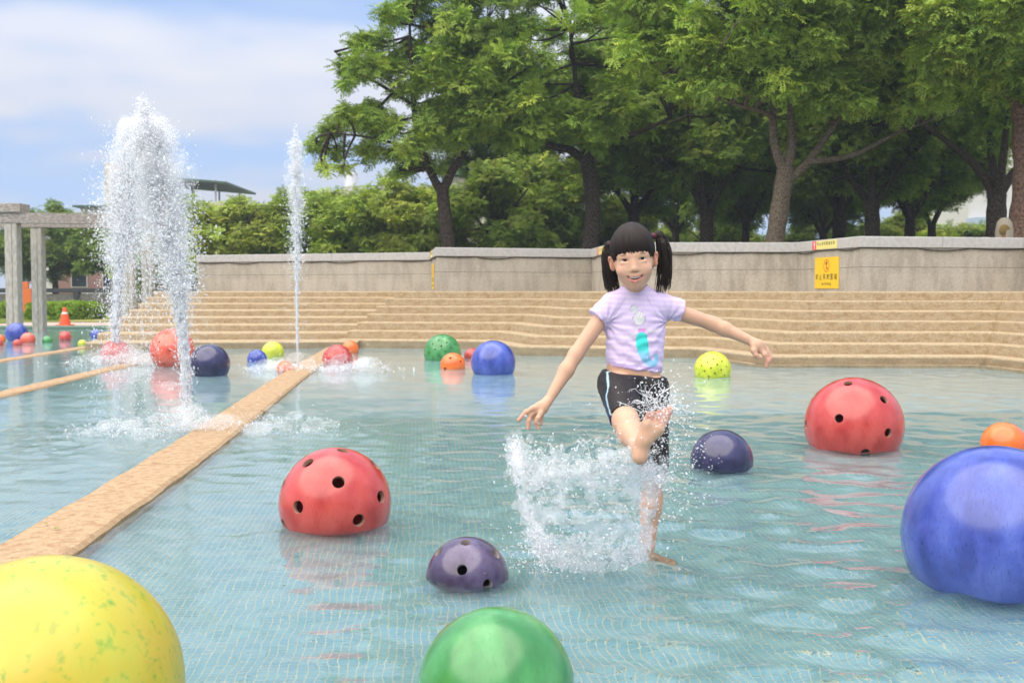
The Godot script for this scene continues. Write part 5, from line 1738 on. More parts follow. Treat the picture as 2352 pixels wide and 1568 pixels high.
func ell(c: Vector3, r: Vector3, k := 0.02, sub := false, bs := Basis()) -> Dictionary:
	return {"t": 1, "a": c, "r": r, "k": k, "sub": sub, "bs": bs.inverse()}

func rbox(c: Vector3, h: Vector3, rd: float, k := 0.005, sub := true) -> Dictionary:
	return {"t": 2, "a": c, "r": h, "rd": rd, "k": k, "sub": sub}

func plane_cut(c: Vector3, n: Vector3) -> Dictionary:
	return {"t": 3, "a": c, "n": n.normalized(), "k": 0.0, "sub": true}

func nets(prims: Array, lo: Vector3, hi: Vector3, cell: float) -> Array:
	var nx := int((hi.x - lo.x) / cell) + 2
	var ny := int((hi.y - lo.y) / cell) + 2
	var nz := int((hi.z - lo.z) / cell) + 2
	var D := PackedFloat32Array()
	D.resize(nx * ny * nz)
	D.fill(1.0)
	for s in prims:
		var blo := lo
		var bhi := hi
		var kk: float = s.k
		var pad := kk + cell * 2.5
		var t: int = s.t
		var A: Vector3 = s.a
		var B := A
		var ra := 0.0
		var rb := 0.0
		var flat := false
		var sub: bool = s.sub
		var q := 1.0
		var R := Vector3.ONE
		var bs := Basis()
		var rd := 0.0
		var pn := Vector3.UP
		if t == 0:
			B = s.b
			ra = s.ra
			rb = s.rb
			flat = s.flat
			q = s.q
			var m := Vector3.ONE * (maxf(ra, rb) + pad)
			blo = A.min(B) - m
			bhi = A.max(B) + m
		elif t == 1:
			R = s.r
			bs = s.bs
			var m := Vector3.ONE * (maxf(R.x, maxf(R.y, R.z)) + pad)
			blo = A - m
			bhi = A + m
		elif t == 2:
			R = s.r
			rd = s.rd
			blo = A - R - Vector3.ONE * pad
			bhi = A + R + Vector3.ONE * pad
		else:
			pn = s.n
		var i0 := clampi(int((blo.x - lo.x) / cell), 0, nx - 1)
		var i1 := clampi(int((bhi.x - lo.x) / cell) + 1, 0, nx - 1)
		var j0 := clampi(int((blo.y - lo.y) / cell), 0, ny - 1)
		var j1 := clampi(int((bhi.y - lo.y) / cell) + 1, 0, ny - 1)
		var k0 := clampi(int((blo.z - lo.z) / cell), 0, nz - 1)
		var k1 := clampi(int((bhi.z - lo.z) / cell) + 1, 0, nz - 1)
		var AB := B - A
		var len2 := maxf(AB.length_squared(), 1e-9)
		var dirn := AB.normalized()
		var iq := 1.0 / q
		if q != 1.0:
			AB.z *= iq
			len2 = maxf(AB.length_squared(), 1e-9)
		for k in range(k0, k1 + 1):
			for j in range(j0, j1 + 1):
				var row := (k * ny + j) * nx
				var p := Vector3(lo.x + i0 * cell, lo.y + j * cell, lo.z + k * cell) - A
				for i in range(i0, i1 + 1):
					var d := 0.0
					if t == 0:
						var w := p
						if q != 1.0: w.z *= iq
						var f := clampf(w.dot(AB) / len2, 0.0, 1.0)
						d = (w - AB * f).length() - (ra + (rb - ra) * f)
						if q != 1.0: d *= 0.8
						if flat: d = maxf(d, (p - (B - A)).dot(dirn))
					elif t == 1:
						var w := bs * p
						var u := Vector3(w.x / R.x, w.y / R.y, w.z / R.z)
						var l0 := u.length()
						var l1 := Vector3(u.x / R.x, u.y / R.y, u.z / R.z).length()
						d = l0 * (l0 - 1.0) / maxf(l1, 1e-6)
					elif t == 2:
						var e := p.abs() - R + Vector3(rd, rd, rd)
						d = e.max(Vector3.ZERO).length() + minf(maxf(e.x, maxf(e.y, e.z)), 0.0) - rd
					else:
						d = -p.dot(pn)
					var o := D[row + i]
					if sub:
						var h := maxf(kk - absf(o + d), 0.0)
						D[row + i] = maxf(o, -d) + (h * h * 0.25 / kk if kk > 0.0 else 0.0)
					else:
						var h := maxf(kk - absf(o - d), 0.0)
						D[row + i] = minf(o, d) - (h * h * 0.25 / kk if kk > 0.0 else 0.0)
					p.x += cell
	# surface nets
	var V := PackedVector3Array()
	var I := PackedInt32Array()
	var at := PackedInt32Array()
	at.resize(nx * ny * nz)
	at.fill(-1)
	var sy := nx
	var sz := nx * ny
	var off := [0, 1, sy, sy + 1, sz, sz + 1, sz + sy, sz + sy + 1]
	var cp := [Vector3(0, 0, 0), Vector3(1, 0, 0), Vector3(0, 1, 0), Vector3(1, 1, 0), Vector3(0, 0, 1), Vector3(1, 0, 1), Vector3(0, 1, 1), Vector3(1, 1, 1)]
	var edges := [[0, 1], [2, 3], [4, 5], [6, 7], [0, 2], [1, 3], [4, 6], [5, 7], [0, 4], [1, 5], [2, 6], [3, 7]]
	var lim := cell * 2.2
	for k in nz - 1:
		for j in ny - 1:
			var row := (k * ny + j) * nx
			for i in nx - 1:
				var c := row + i
				if absf(D[c]) > lim: continue
				var neg := 0
				for e in 8:
					if D[c + off[e]] < 0.0: neg += 1
				if neg == 0 or neg == 8: continue
				var sum := Vector3.ZERO
				var n := 0
				for e in edges:
					var d0 := D[c + off[e[0]]]
					var d1 := D[c + off[e[1]]]
					if (d0 < 0.0) != (d1 < 0.0):
						sum += (cp[e[0]] as Vector3).lerp(cp[e[1]], d0 / (d0 - d1))
						n += 1
				at[c] = V.size()
				V.append(lo + (Vector3(i, j, k) + sum / n) * cell)
	for k in range(1, nz - 1):
		for j in range(1, ny - 1):
			var row := (k * ny + j) * nx
			for i in range(1, nx - 1):
				var c := row + i
				if at[c] < 0: continue
				var ins := D[c] < 0.0
				if ins != (D[c + 1] < 0.0):
					_net_quad(I, at[c], at[c - sy], at[c - sy - sz], at[c - sz], ins)
				if ins != (D[c + sy] < 0.0):
					_net_quad(I, at[c], at[c - sz], at[c - sz - 1], at[c - 1], ins)
				if ins != (D[c + sz] < 0.0):
					_net_quad(I, at[c], at[c - 1], at[c - 1 - sy], at[c - sy], ins)
	return [V, I]

func _net_quad(I: PackedInt32Array, a: int, b: int, c: int, d: int, ins: bool) -> void:
	if a < 0 or b < 0 or c < 0 or d < 0: return
	if ins: I.append_array(PackedInt32Array([a, c, b, a, d, c]))
	else: I.append_array(PackedInt32Array([a, b, c, a, c, d]))

class Hide:
	var V := PackedVector3Array()
	var N := PackedVector3Array()
	var C := PackedColorArray()
	var I := PackedInt32Array()
	func add(net: Array, xf: Transform3D, paint: Callable, push: Variant = null) -> void:
		var P: PackedVector3Array = net[0]
		var J: PackedInt32Array = net[1]
		var base := V.size()
		var nn := normals(P, J)
		if push != null:
			for i in P.size(): P[i] += nn[i] * float(push.call(P[i], nn[i]))
			nn = normals(P, J)
		for i in P.size():
			V.append(xf * P[i])
			N.append((xf.basis * nn[i]).normalized())
			C.append(paint.call(P[i], nn[i]))
		for j in J: I.append(base + j)
	func normals(P: PackedVector3Array, J: PackedInt32Array) -> PackedVector3Array:
		var nn := PackedVector3Array()
		nn.resize(P.size())
		for f in range(0, J.size(), 3):
			var n := (P[J[f + 2]] - P[J[f]]).cross(P[J[f + 1]] - P[J[f]])
			nn[J[f]] += n
			nn[J[f + 1]] += n
			nn[J[f + 2]] += n
		for i in nn.size(): nn[i] = nn[i].normalized()
		return nn
	func mesh(back: Vector3) -> ArrayMesh:
		var W := PackedVector3Array()
		W.resize(V.size())
		for i in V.size(): W[i] = V[i] - back
		var a := []
		a.resize(Mesh.ARRAY_MAX)
		a[Mesh.ARRAY_VERTEX] = W
		a[Mesh.ARRAY_NORMAL] = N
		a[Mesh.ARRAY_COLOR] = C
		a[Mesh.ARRAY_INDEX] = I
		var m := ArrayMesh.new()
		m.add_surface_from_arrays(Mesh.PRIMITIVE_TRIANGLES, a)
		return m

func bounds(prims: Array, m: float) -> Array:
	var lo := Vector3.ONE * 99
	var hi := -lo
	for s in prims:
		if s.sub: continue
		var r := Vector3.ONE * (maxf(s.ra, s.rb) if s.t == 0 else 0.0)
		if s.t == 1: r = Vector3.ONE * maxf(s.r.x, maxf(s.r.y, s.r.z))
		if s.t == 2: r = s.r
		lo = lo.min(s.a - r)
		hi = hi.max(s.a + r)
		if s.t == 0:
			lo = lo.min(s.b - r)
			hi = hi.max(s.b + r)
	return [lo - Vector3.ONE * m, hi + Vector3.ONE * m]

func net_of(prims: Array, cell: float) -> Array:
	var b := bounds(prims, cell * 3)
	return nets(prims, b[0], b[1], cell)

func chain(out: Array, p: Array, r: Array, k := 0.006) -> void:
	for i in p.size() - 1: out.append(cap(p[i], p[i + 1], r[i], r[i + 1], k))

const SKIN := Color(0.635, 0.37, 0.25)

func make_person() -> void:
	var skin := M("skin", Color.WHITE, 0.48, 0.42)
	skin.vertex_color_use_as_albedo = true
	skin.subsurf_scatter_enabled = true
	skin.subsurf_scatter_strength = 0.12
	var cloth := M("swim_cloth", Color.WHITE, 0.75, 0.35)
	cloth.vertex_color_use_as_albedo = true
	cloth.rim_enabled = true
	cloth.rim = 0.25
	var wet := M("wet_cloth", Color.WHITE, 0.5, 0.4)
	wet.vertex_color_use_as_albedo = true
	var hairm := M("hair", lin(0.020, 0.0125, 0.0095), 0.46, 0.38)
	var base := Vector3(0.5, floor_y(-4.02) + 0.008, -4.02)
	var o := thing("person", "girl with black pigtails in a lilac top and black shorts kicking up water", "person", base)
	var body := Hide.new()
	var plain := func(_p: Vector3, _n: Vector3) -> Color: return SKIN
	var rosy := func(p: Vector3, _n: Vector3) -> Color: return SKIN
	# --- joints
	var neck := Vector3(0.462, 0.945, -4.095)
	var shR := Vector3(0.353, 0.905, -4.092)
	var elR := Vector3(0.236, 0.723, -4.033)
	var wrR := Vector3(0.137, 0.566, -3.966)
	var shL := Vector3(0.585, 0.909, -4.112)
	var elL := Vector3(0.762, 0.836, -4.122)
	var wrL := Vector3(0.894, 0.774, -4.076)
	var hipR := Vector3(0.402, 0.60, -4.05)
	var knR := Vector3(0.396, 0.505, -3.765)
	var anR := Vector3(0.414, 0.445, -3.485)
	var hipL := Vector3(0.512, 0.592, -4.08)
	var knL := Vector3(0.530, 0.280, -4.028)
	var anL := Vector3(0.499, -0.075, -4.035)
	# --- trunk of the body, arms and legs
	var t := [oval(Vector3(0.466, 0.86, -4.10), Vector3(0.458, 0.68, -4.085), 0.096, 0.090, 0.60), oval(Vector3(0.458, 0.70, -4.085), Vector3(0.456, 0.60, -4.078), 0.093, 0.100, 0.61)]
	body.add(net_of(t, 0.009), Transform3D(), plain)
	t = [cap(neck + Vector3(-0.04, -0.05, 0), shR + Vector3(0.01, -0.01, 0), 0.03, 0.028), cap(shR + Vector3(0.004, -0.016, 0), elR, 0.033, 0.027, 0.02), cap(elR, elR.lerp(wrR, 0.35), 0.0265, 0.0275, 0.015), cap(elR.lerp(wrR, 0.35), wrR, 0.0275, 0.0185, 0.015)]
	body.add(net_of(t, 0.006), Transform3D(), plain)
	t = [cap(neck + Vector3(0.04, -0.05, 0), shL + Vector3(-0.01, -0.01, 0), 0.03, 0.028), cap(shL + Vector3(-0.004, -0.014, 0), elL, 0.0325, 0.0265, 0.02), cap(elL, elL.lerp(wrL, 0.3), 0.0265, 0.0265, 0.015), cap(elL.lerp(wrL, 0.3), wrL, 0.0265, 0.018, 0.015)]
	body.add(net_of(t, 0.006), Transform3D(), plain)
	# raised leg: thigh, knee with its cap, calf, ankle
	t = [cap(hipR, knR, 0.068, 0.046, 0.02), ell(knR + Vector3(0.0, 0.008, 0.018), Vector3(0.035, 0.033, 0.03), 0.02), cap(knR, knR.lerp(anR, 0.35), 0.042, 0.041, 0.02), ell(knR.lerp(anR, 0.36) + Vector3(-0.002, -0.016, -0.004), Vector3(0.034, 0.032, 0.06), 0.03), cap(knR.lerp(anR, 0.35), anR, 0.040, 0.025, 0.02)]
	body.add(net_of(t, 0.006), Transform3D(), rosy)
	# standing leg
	t = [cap(hipL, knL, 0.068, 0.044, 0.02), ell(knL + Vector3(0, 0.0, 0.016), Vector3(0.032, 0.036, 0.028), 0.02), cap(knL, knL.lerp(anL, 0.32), 0.038, 0.038, 0.02), ell(knL.lerp(anL, 0.34) + Vector3(0.0, 0, -0.014), Vector3(0.036, 0.07, 0.034), 0.03), cap(knL.lerp(anL, 0.32), anL, 0.037, 0.026, 0.02)]
	body.add(net_of(t, 0.006), Transform3D(), rosy)
	# raised foot, sole to the front, toes up
	var heel := Vector3(0.410, 0.431, -3.458)
	var ballc := Vector3(0.449, 0.527, -3.452)
	var up := (ballc - heel).normalized()
	var side := up.cross(Vector3(0.1, 0.15, 1)).normalized()
	t = [cap(anR, heel, 0.025, 0.0205, 0.02), cap(anR + Vector3(0, 0.012, 0.004), ballc + Vector3(0, 0, -0.012), 0.026, 0.022, 0.02), cap(heel, heel.lerp(ballc, 0.5) - side * 0.012, 0.0215, 0.02, 0.018), cap(heel.lerp(ballc, 0.5) - side * 0.01, ballc - side * 0.020, 0.020, 0.019, 0.016), cap(heel.lerp(ballc, 0.6), ballc + side * 0.020, 0.018, 0.0205, 0.016)]
	for q in 5:
		var f := (q - 2) / 2.0
		var root := ballc + side * (-0.030 + 0.0145 * q) + up * (0.012 + 0.006 * q)
		var tr := 0.0075 if q < 4 else 0.0115
		var tip := root + up * (0.022 + 0.004 * q) + Vector3(0, 0, -0.004 + 0.006 * absf(f))
		t.append(cap(root - up * 0.012, tip, tr * 1.05, tr, 0.005))
	body.add(net_of(t, 0.0036), Transform3D(), func(p: Vector3, n: Vector3) -> Color: return Color(0.68, 0.34, 0.25) if (p - ballc).dot(up) > 0.018 else SKIN)
	# standing foot on the pool floor, toes to the right
	var fy := floor_y(-4.0) + 0.008
	var hl := Vector3(0.488, fy + 0.027, -4.045)
	var fd := Vector3(0.80, 0, 0.60)
	var fs := Vector3(-0.60, 0, 0.80)
	t = [cap(anL, hl, 0.026, 0.026, 0.02), cap(anL + fd * 0.01, hl + fd * 0.10 + Vector3(0, 0.004, 0), 0.027, 0.020, 0.025), cap(hl, hl + fd * 0.10 + fs * 0.014 + Vector3(0, -0.009, 0), 0.025, 0.018, 0.02), cap(hl, hl + fd * 0.10 - fs * 0.016 + Vector3(0, -0.009, 0), 0.024, 0.0175, 0.02)]
	for q in 5:
		var root := hl + fd * (0.118 - 0.006 * q) + fs * (0.030 - 0.0145 * q) + Vector3(0, -0.014, 0)
		var tr := 0.0075 if q > 0 else 0.0105
		t.append(cap(root - fd * 0.012, root + fd * 0.026, tr * 1.05, tr, 0.005))
	body.add(net_of(t, 0.0042), Transform3D(), plain)
	# --- hands
	t = [cap(wrR, Vector3(0.112, 0.540, -3.938), 0.0185, 0.021, 0.012), ell(Vector3(0.103, 0.533, -3.936), Vector3(0.026, 0.026, 0.015), 0.012, false, Basis(Vector3(0, 0, 1), -0.9))]
	chain(t, [Vector3(0.104, 0.543, -3.935), Vector3(0.076, 0.535, -3.931), Vector3(0.050, 0.521, -3.930), Vector3(0.024, 0.492, -3.930)], [0.0115, 0.0098, 0.0085, 0.0068])
	chain(t, [Vector3(0.095, 0.530, -3.938), Vector3(0.069, 0.512, -3.936), Vector3(0.061, 0.490, -3.932), Vector3(0.0585, 0.463, -3.930)], [0.011, 0.0092, 0.0082, 0.0066])
	chain(t, [Vector3(0.100, 0.524, -3.948), Vector3(0.082, 0.503, -3.948), Vector3(0.089, 0.480, -3.940), Vector3(0.096, 0.462, -3.934)], [0.011, 0.009, 0.008, 0.0064])
	chain(t, [Vector3(0.110, 0.536, -3.928), Vector3(0.104, 0.518, -3.918), Vector3(0.095, 0.503, -3.912), Vector3(0.087, 0.487, -3.912)], [0.0105, 0.0096, 0.0086, 0.0072])
	chain(t, [Vector3(0.112, 0.526, -3.948), Vector3(0.107, 0.505, -3.950), Vector3(0.105, 0.491, -3.944), Vector3(0.106, 0.477, -3.940)], [0.0095, 0.0075, 0.0066, 0.0055])
	body.add(net_of(t, 0.0027), Transform3D(), func(p: Vector3, _n: Vector3) -> Color: return SKIN.lerp(Color(0.70, 0.31, 0.235), clampf((0.50 - p.y) / 0.05 + (0.06 - p.x) / 0.06, 0, 0.6)))
	t = [cap(wrL, Vector3(0.918, 0.757, -4.062), 0.0182, 0.020, 0.012), ell(Vector3(0.923, 0.752, -4.060), Vector3(0.028, 0.025, 0.014), 0.012, false, Basis(Vector3(0, 0, 1), -0.85))]
	chain(t, [Vector3(0.903, 0.757, -4.055), Vector3(0.901, 0.738, -4.046), Vector3(0.908, 0.721, -4.042), Vector3(0.918, 0.713, -4.042)], [0.0125, 0.0112, 0.0092, 0.0075])
	chain(t, [Vector3(0.930, 0.743, -4.054), Vector3(0.941, 0.723, -4.046), Vector3(0.953, 0.700, -4.044), Vector3(0.948, 0.679, -4.044)], [0.0105, 0.0092, 0.0080, 0.0064])
	chain(t, [Vector3(0.937, 0.749, -4.062), Vector3(0.953, 0.728, -4.062), Vector3(0.964, 0.707, -4.060), Vector3(0.958, 0.690, -4.056)], [0.0105, 0.0092, 0.0080, 0.0064])
	chain(t, [Vector3(0.941, 0.754, -4.072), Vector3(0.958, 0.735, -4.076), Vector3(0.969, 0.715, -4.076), Vector3(0.965, 0.699, -4.072)], [0.010, 0.0088, 0.0078, 0.0062])
	chain(t, [Vector3(0.942, 0.758, -4.082), Vector3(0.958, 0.743, -4.090), Vector3(0.968, 0.728, -4.090), Vector3(0.968, 0.715, -4.086)], [0.0092, 0.0078, 0.0068, 0.0056])
	body.add(net_of(t, 0.0027), Transform3D(), func(p: Vector3, _n: Vector3) -> Color: return SKIN.lerp(Color(0.70, 0.31, 0.235), clampf((0.73 - p.y) / 0.05, 0, 0.55)))
	# --- head, in its own axes: x to the right of the picture, y up, z out of the face; the origin lies between the ears at eye height
	var hb := Basis(Vector3(0, 0, 1), 0.10) * Basis(Vector3(0, 1, 0), -0.10) * Basis(Vector3(1, 0, 0), 0.05)
	var hx := Transform3D(hb, Vector3(0.449, 1.077, -4.035))
	var nb := hx.affine_inverse() * neck
	t = [ell(Vector3(0, 0.03, -0.022), Vector3(0.0735, 0.092, 0.092)), ell(Vector3(0, -0.024, 0.012), Vector3(0.0655, 0.066, 0.064), 0.03), ell(Vector3(0, -0.062, 0.020), Vector3(0.046, 0.044, 0.050), 0.035), ell(Vector3(0, -0.094, 0.046), Vector3(0.018, 0.013, 0.015), 0.025),
		cap(Vector3(0, -0.05, -0.03), nb + Vector3(0, -0.03, 0), 0.040, 0.043, 0.03),
		ell(Vector3(-0.037, -0.038, 0.046), Vector3(0.025, 0.020, 0.021), 0.02), ell(Vector3(0.037, -0.038, 0.046), Vector3(0.025, 0.020, 0.021), 0.02),
		cap(Vector3(0, 0.006, 0.066), Vector3(0, -0.028, 0.079), 0.007, 0.0088, 0.014), ell(Vector3(0, -0.034, 0.080), Vector3(0.0115, 0.0085, 0.010), 0.008), ell(Vector3(-0.0125, -0.0375, 0.072), Vector3(0.0075, 0.0062, 0.008), 0.006), ell(Vector3(0.0125, -0.0375, 0.072), Vector3(0.0075, 0.0062, 0.008), 0.006),
		cap(Vector3(-0.012, 0.020, 0.066), Vector3(-0.046, 0.016, 0.052), 0.007, 0.006, 0.016), cap(Vector3(0.012, 0.020, 0.066), Vector3(0.046, 0.016, 0.052), 0.007, 0.006, 0.016)]
	# smiling mouth: lips, the opening between them
	chain(t, [Vector3(-0.0310, -0.0540, 0.0590), Vector3(-0.015, -0.0580, 0.0705), Vector3(0, -0.0585, 0.0745), Vector3(0.015, -0.0580, 0.0705), Vector3(0.0310, -0.0540, 0.0590)], [0.0030, 0.0046, 0.0048, 0.0046, 0.0030], 0.007)
	chain(t, [Vector3(-0.0300, -0.0565, 0.0590), Vector3(-0.015, -0.0730, 0.0680), Vector3(0, -0.0785, 0.0710), Vector3(0.015, -0.0730, 0.0680), Vector3(0.0300, -0.0565, 0.0590)], [0.0028, 0.0050, 0.0056, 0.0050, 0.0028], 0.006)
	for s in [[Vector3(-0.0270, -0.0562, 0.064), Vector3(-0.013, -0.0648, 0.0735)], [Vector3(-0.013, -0.0665, 0.0735), Vector3(0.013, -0.0665, 0.0735)], [Vector3(0.013, -0.0648, 0.0735), Vector3(0.0270, -0.0562, 0.064)]]:
		t.append(cap(s[0], s[1], 0.0056, 0.0056, 0.002, false, true))
	for s in [-1.0, 1.0]:
		t.append(ell(Vector3(s * 0.032, 0.0005, 0.076), Vector3(0.0135, 0.0066, 0.0150), 0.005, true, Basis(Vector3(0, 0, 1), s * 0.10)))
		t.append(ell(Vector3(s * 0.032, -0.0085, 0.062), Vector3(0.014, 0.0045, 0.006), 0.008))
		t.append(ell(Vector3(s * 0.0815, -0.008, -0.010), Vector3(0.0085, 0.029, 0.018), 0.008, false, Basis(Vector3(0, 1, 0), s * 0.55) * Basis(Vector3(0, 0, 1), s * -0.2)))
		t.append(ell(Vector3(s * 0.0885, -0.004, -0.002), Vector3(0.005, 0.017, 0.010), 0.004, true, Basis(Vector3(0, 1, 0), s * 0.55)))
		t.append(ell(Vector3(s * 0.0062, -0.0425, 0.079), Vector3(0.0028, 0.0026, 0.005), 0.002, true))
	body.add(net_of(t, 0.0023), hx, face_paint)
	part("body", body.mesh(base), skin, o)
	# --- eyes, teeth, brows
	for s in [-1.0, 1.0]:
		var e := Hide.new()
		e.add(net_of([ell(Vector3(s * 0.032, 0.0, 0.0535), Vector3(0.0155, 0.0125, 0.0125))], 0.0011), hx, func(p: Vector3, _n: Vector3) -> Color:
			var d := Vector2(p.x - s * 0.0318 - 0.0006, p.y - 0.0004).length()
			return Color(0.008, 0.006, 0.005) if d < 0.0066 else Color(0.50, 0.45, 0.42))
		part("eye", e.mesh(base), mats_eye(), o)
		var V := PackedVector3Array()
		var N := PackedVector3Array()
		var I := PackedInt32Array()
		var lash := PackedVector3Array()
		var rr := PackedFloat32Array()
		for i in 9:
			var f := i / 8.0 - 0.5
			lash.append(hx * Vector3(s * 0.032 + f * 0.027, 0.0052 - 0.0135 * f * f + s * f * 0.0022, 0.0680 - 0.020 * f * f - absf(s * f + 0.25) * 0.0035) - base)
			rr.append(0.0014 - 0.0012 * absf(f))
		add_tube(V, N, I, lash, rr, 6)
		part("eyelash", arrays_mesh(V, N, I), hairm, o)
		V = PackedVector3Array()
		N = PackedVector3Array()
		I = PackedInt32Array()
		for q in 16:
			var f := q / 15.0
			var c := Vector3(s * lerpf(0.014, 0.044, f), 0.0172 + 0.0030 * sin(PI * f * 0.8), lerpf(0.0738, 0.0605, f * f))
			var d := Vector3(s * 0.0065, 0.0012 - 0.002 * f, -0.0012)
			add_tube(V, N, I, PackedVector3Array([hx * c - base, hx * (c + d * 0.5) - base, hx * (c + d) - base]), PackedFloat32Array([0.0009, 0.0012, 0.0004]), 4)
		part("eyebrow", arrays_mesh(V, N, I), hairm, o)
	var teeth := Hide.new()
	t = []
	for q in 6: t.append(ell(Vector3((q - 2.5) * 0.0068, -0.0632 + 0.0011 * absf(q - 2.5), 0.0712 - 0.00072 * (q - 2.5) * (q - 2.5)), Vector3(0.0044, 0.0056, 0.0026), 0.0016))
	teeth.add(net_of(t, 0.0009), hx, func(_p: Vector3, _n: Vector3) -> Color: return Color(0.86, 0.82, 0.76))
	part("teeth", teeth.mesh(base), mats_eye(), o)
	make_hair(o, hx, base, hairm)
	make_clothes(o, base, neck, shR, elR, shL, elL, hipR, knR, hipL, knL, cloth, wet)

func mats_eye() -> Material:
	if not mats.has("eye"):
		var m := M("eye", Color.WHITE, 0.12, 0.5)
		m.vertex_color_use_as_albedo = true
	return mats.eye

func face_paint(p: Vector3, _n: Vector3) -> Color:
	var c := SKIN
	# cheeks, nose and ears carry more colour
	for s in [-1.0, 1.0]:
		var d := (p - Vector3(s * 0.042, -0.036, 0.055)).length()
		c = c.lerp(Color(0.70, 0.36, 0.27), clampf(1.0 - d / 0.03, 0, 1) * 0.5)
		if absf(p.x) > 0.078: c = c.lerp(Color(0.72, 0.33, 0.24), 0.25)
	if p.z > 0.05 and absf(p.x) < 0.034 and p.y < -0.05 and p.y > -0.09:
		var f := clampf(absf(p.x) / 0.031, 0, 1)
		var top := lerpf(-0.0585, -0.0540, f * f)
		var low := lerpf(-0.0785, -0.0565, pow(f, 1.6))
		var centre := (top + low) / 2
		if p.y < top - 0.0034 and p.y > low + 0.0044 and p.z < 0.074:
			return Color(0.07, 0.012, 0.012)
		var e := absf(p.y - low) if p.y < centre else absf(p.y - top) * 1.15
		c = c.lerp(Color(0.60, 0.22, 0.19), smoothstep(0.0066, 0.0036, e) * (1.0 - 0.6 * pow(f, 6.0)) * (1.0 if p.y < centre else 0.55))
	return c

func make_hair(o: Node3D, hx: Transform3D, base: Vector3, m: Material) -> void:
	var r := RandomNumberGenerator.new()
	r.seed = 777
	var H := Hide.new()
	var t := [ell(Vector3(0, 0.035, -0.024), Vector3(0.0825, 0.099, 0.099)), ell(Vector3(0, -0.03, -0.052), Vector3(0.068, 0.062, 0.056), 0.03),
		rbox(Vector3(0, -0.094, 0.095), Vector3(0.0635, 0.114, 0.094), 0.018, 0.006), rbox(Vector3(0, -0.16, 0.02), Vector3(0.2, 0.115, 0.075), 0.01, 0.006),
		ell(Vector3(-0.088, -0.012, 0.0), Vector3(0.022, 0.034, 0.026), 0.006, true), ell(Vector3(0.088, -0.012, 0.0), Vector3(0.022, 0.034, 0.026), 0.006, true)]
	H.add(net_of(t, 0.0034), hx, func(_p: Vector3, _n: Vector3) -> Color: return Color.WHITE, func(p: Vector3, _n: Vector3) -> float:
		var a := atan2(p.x, p.z + 0.05)
		return 0.0016 * sin(a * 46.0 + sin(p.y * 40.0)) + 0.0008 * sin(a * 97.0))
	var V := H.V
	var N := H.N
	var I := H.I
	# locks laid over the crown: from the parting down to the fringe and back to the ties
	var c := Vector3(0, 0.035, -0.024)
	for k in 150:
		var a := lerpf(-1.25, 1.25, (k + r.randf() * 0.8) / 150.0)
		var p := PackedVector3Array()
		var rr := PackedFloat32Array()
		var end := lerpf(1.50, 1.74, r.randf()) if absf(a) < 0.85 else r.randf_range(1.75, 2.05)
		for i in 12:
			var f := i / 11.0
			var th := lerpf(0.10, end, f)
			var d := Vector3(sin(a) * sin(th), cos(th), cos(a) * sin(th))
			var lift := 1.012 + 0.008 * sin(k * 2.3) + 0.012 * f * f
			p.append(hx * (c + Vector3(d.x * 0.0825, d.y * 0.099, d.z * 0.099) * lift))
			rr.append(0.0026 * (1.0 - 0.75 * f * f))
		add_tube(V, N, I, p, rr, 5)
	for k in 110:
		var s := -1.0 if k % 2 else 1.0
		var a := r.randf_range(1.2, 3.0) * s
		var p := PackedVector3Array()
		var rr := PackedFloat32Array()
		var tie := Vector3(s * 0.083, 0.070 if s > 0 else 0.045, -0.055)
		for i in 10:
			var f := i / 9.0
			var th := lerpf(0.12, 1.35, f)
			var d := Vector3(sin(a) * sin(th), cos(th), cos(a) * sin(th))
			var q := c + Vector3(d.x * 0.0825, d.y * 0.099, d.z * 0.099) * 1.015
			p.append(hx * q.lerp(tie, pow(f, 2.2)))
			rr.append(0.0024)
		add_tube(V, N, I, p, rr, 5)
	# pigtails
	var tails := [[Vector3(0.534, 1.166, -4.10), Vector3(0.556, 1.168, -4.10), Vector3(0.570, 1.115, -4.095), Vector3(0.573, 1.04, -4.09), Vector3(0.563, 0.955, -4.085)], [Vector3(0.375, 1.135, -4.12), Vector3(0.366, 1.13, -4.13), Vector3(0.366, 1.08, -4.13), Vector3(0.371, 1.01, -4.12), Vector3(0.381, 0.955, -4.11)]]
	for q in 2:
		var path := spline(PackedVector3Array(tails[q]), 6)
		var n := path.size()
		var mass := []
		var step := n / 5
		for k in 4: mass.append(cap(path[k * step], path[mini((k + 1) * step, n - 1)], [0.008, 0.014, 0.0165, 0.015][k], [0.014, 0.0165, 0.015, 0.006][k], 0.01))
		var core := Hide.new()
		core.add(net_of(mass, 0.0035), Transform3D(), func(_p: Vector3, _n: Vector3) -> Color: return Color.WHITE, func(p: Vector3, nn: Vector3) -> float: return 0.0014 * sin(atan2(nn.x, nn.z) * 14.0))
		var b0 := V.size()
		V.append_array(core.V)
		N.append_array(core.N)
		for j in core.I: I.append(b0 + j)
		for k in 150:
			var off := (Vector3(r.randfn(), 0, r.randfn() * 0.8) * 1.1).limit_length(1.9)
			var len := r.randf_range(0.78, 1.03)
			var ph := r.randf() * TAU
			var p := PackedVector3Array()
			var rr := PackedFloat32Array()
			for i in 14:
				var f := i / 13.0 * len
				var g := clampf(f, 0, 1) * (n - 1.001)
				var i0 := int(g)
				var w := 0.005 + 0.0078 * smoothstep(0.05, 0.55, f) * (1.0 + 0.25 * f)
				var v := path[i0].lerp(path[i0 + 1], g - i0) + off * w + Vector3(0.002 * sin(f * 9.0 + ph), minf(0, 1.0 - f) * 0.02, 0.002 * cos(f * 8.0 + ph))
				p.append(v)
				rr.append(0.0019 * (1.0 - 0.6 * f * f))
			add_tube(V, N, I, p, rr, 5)
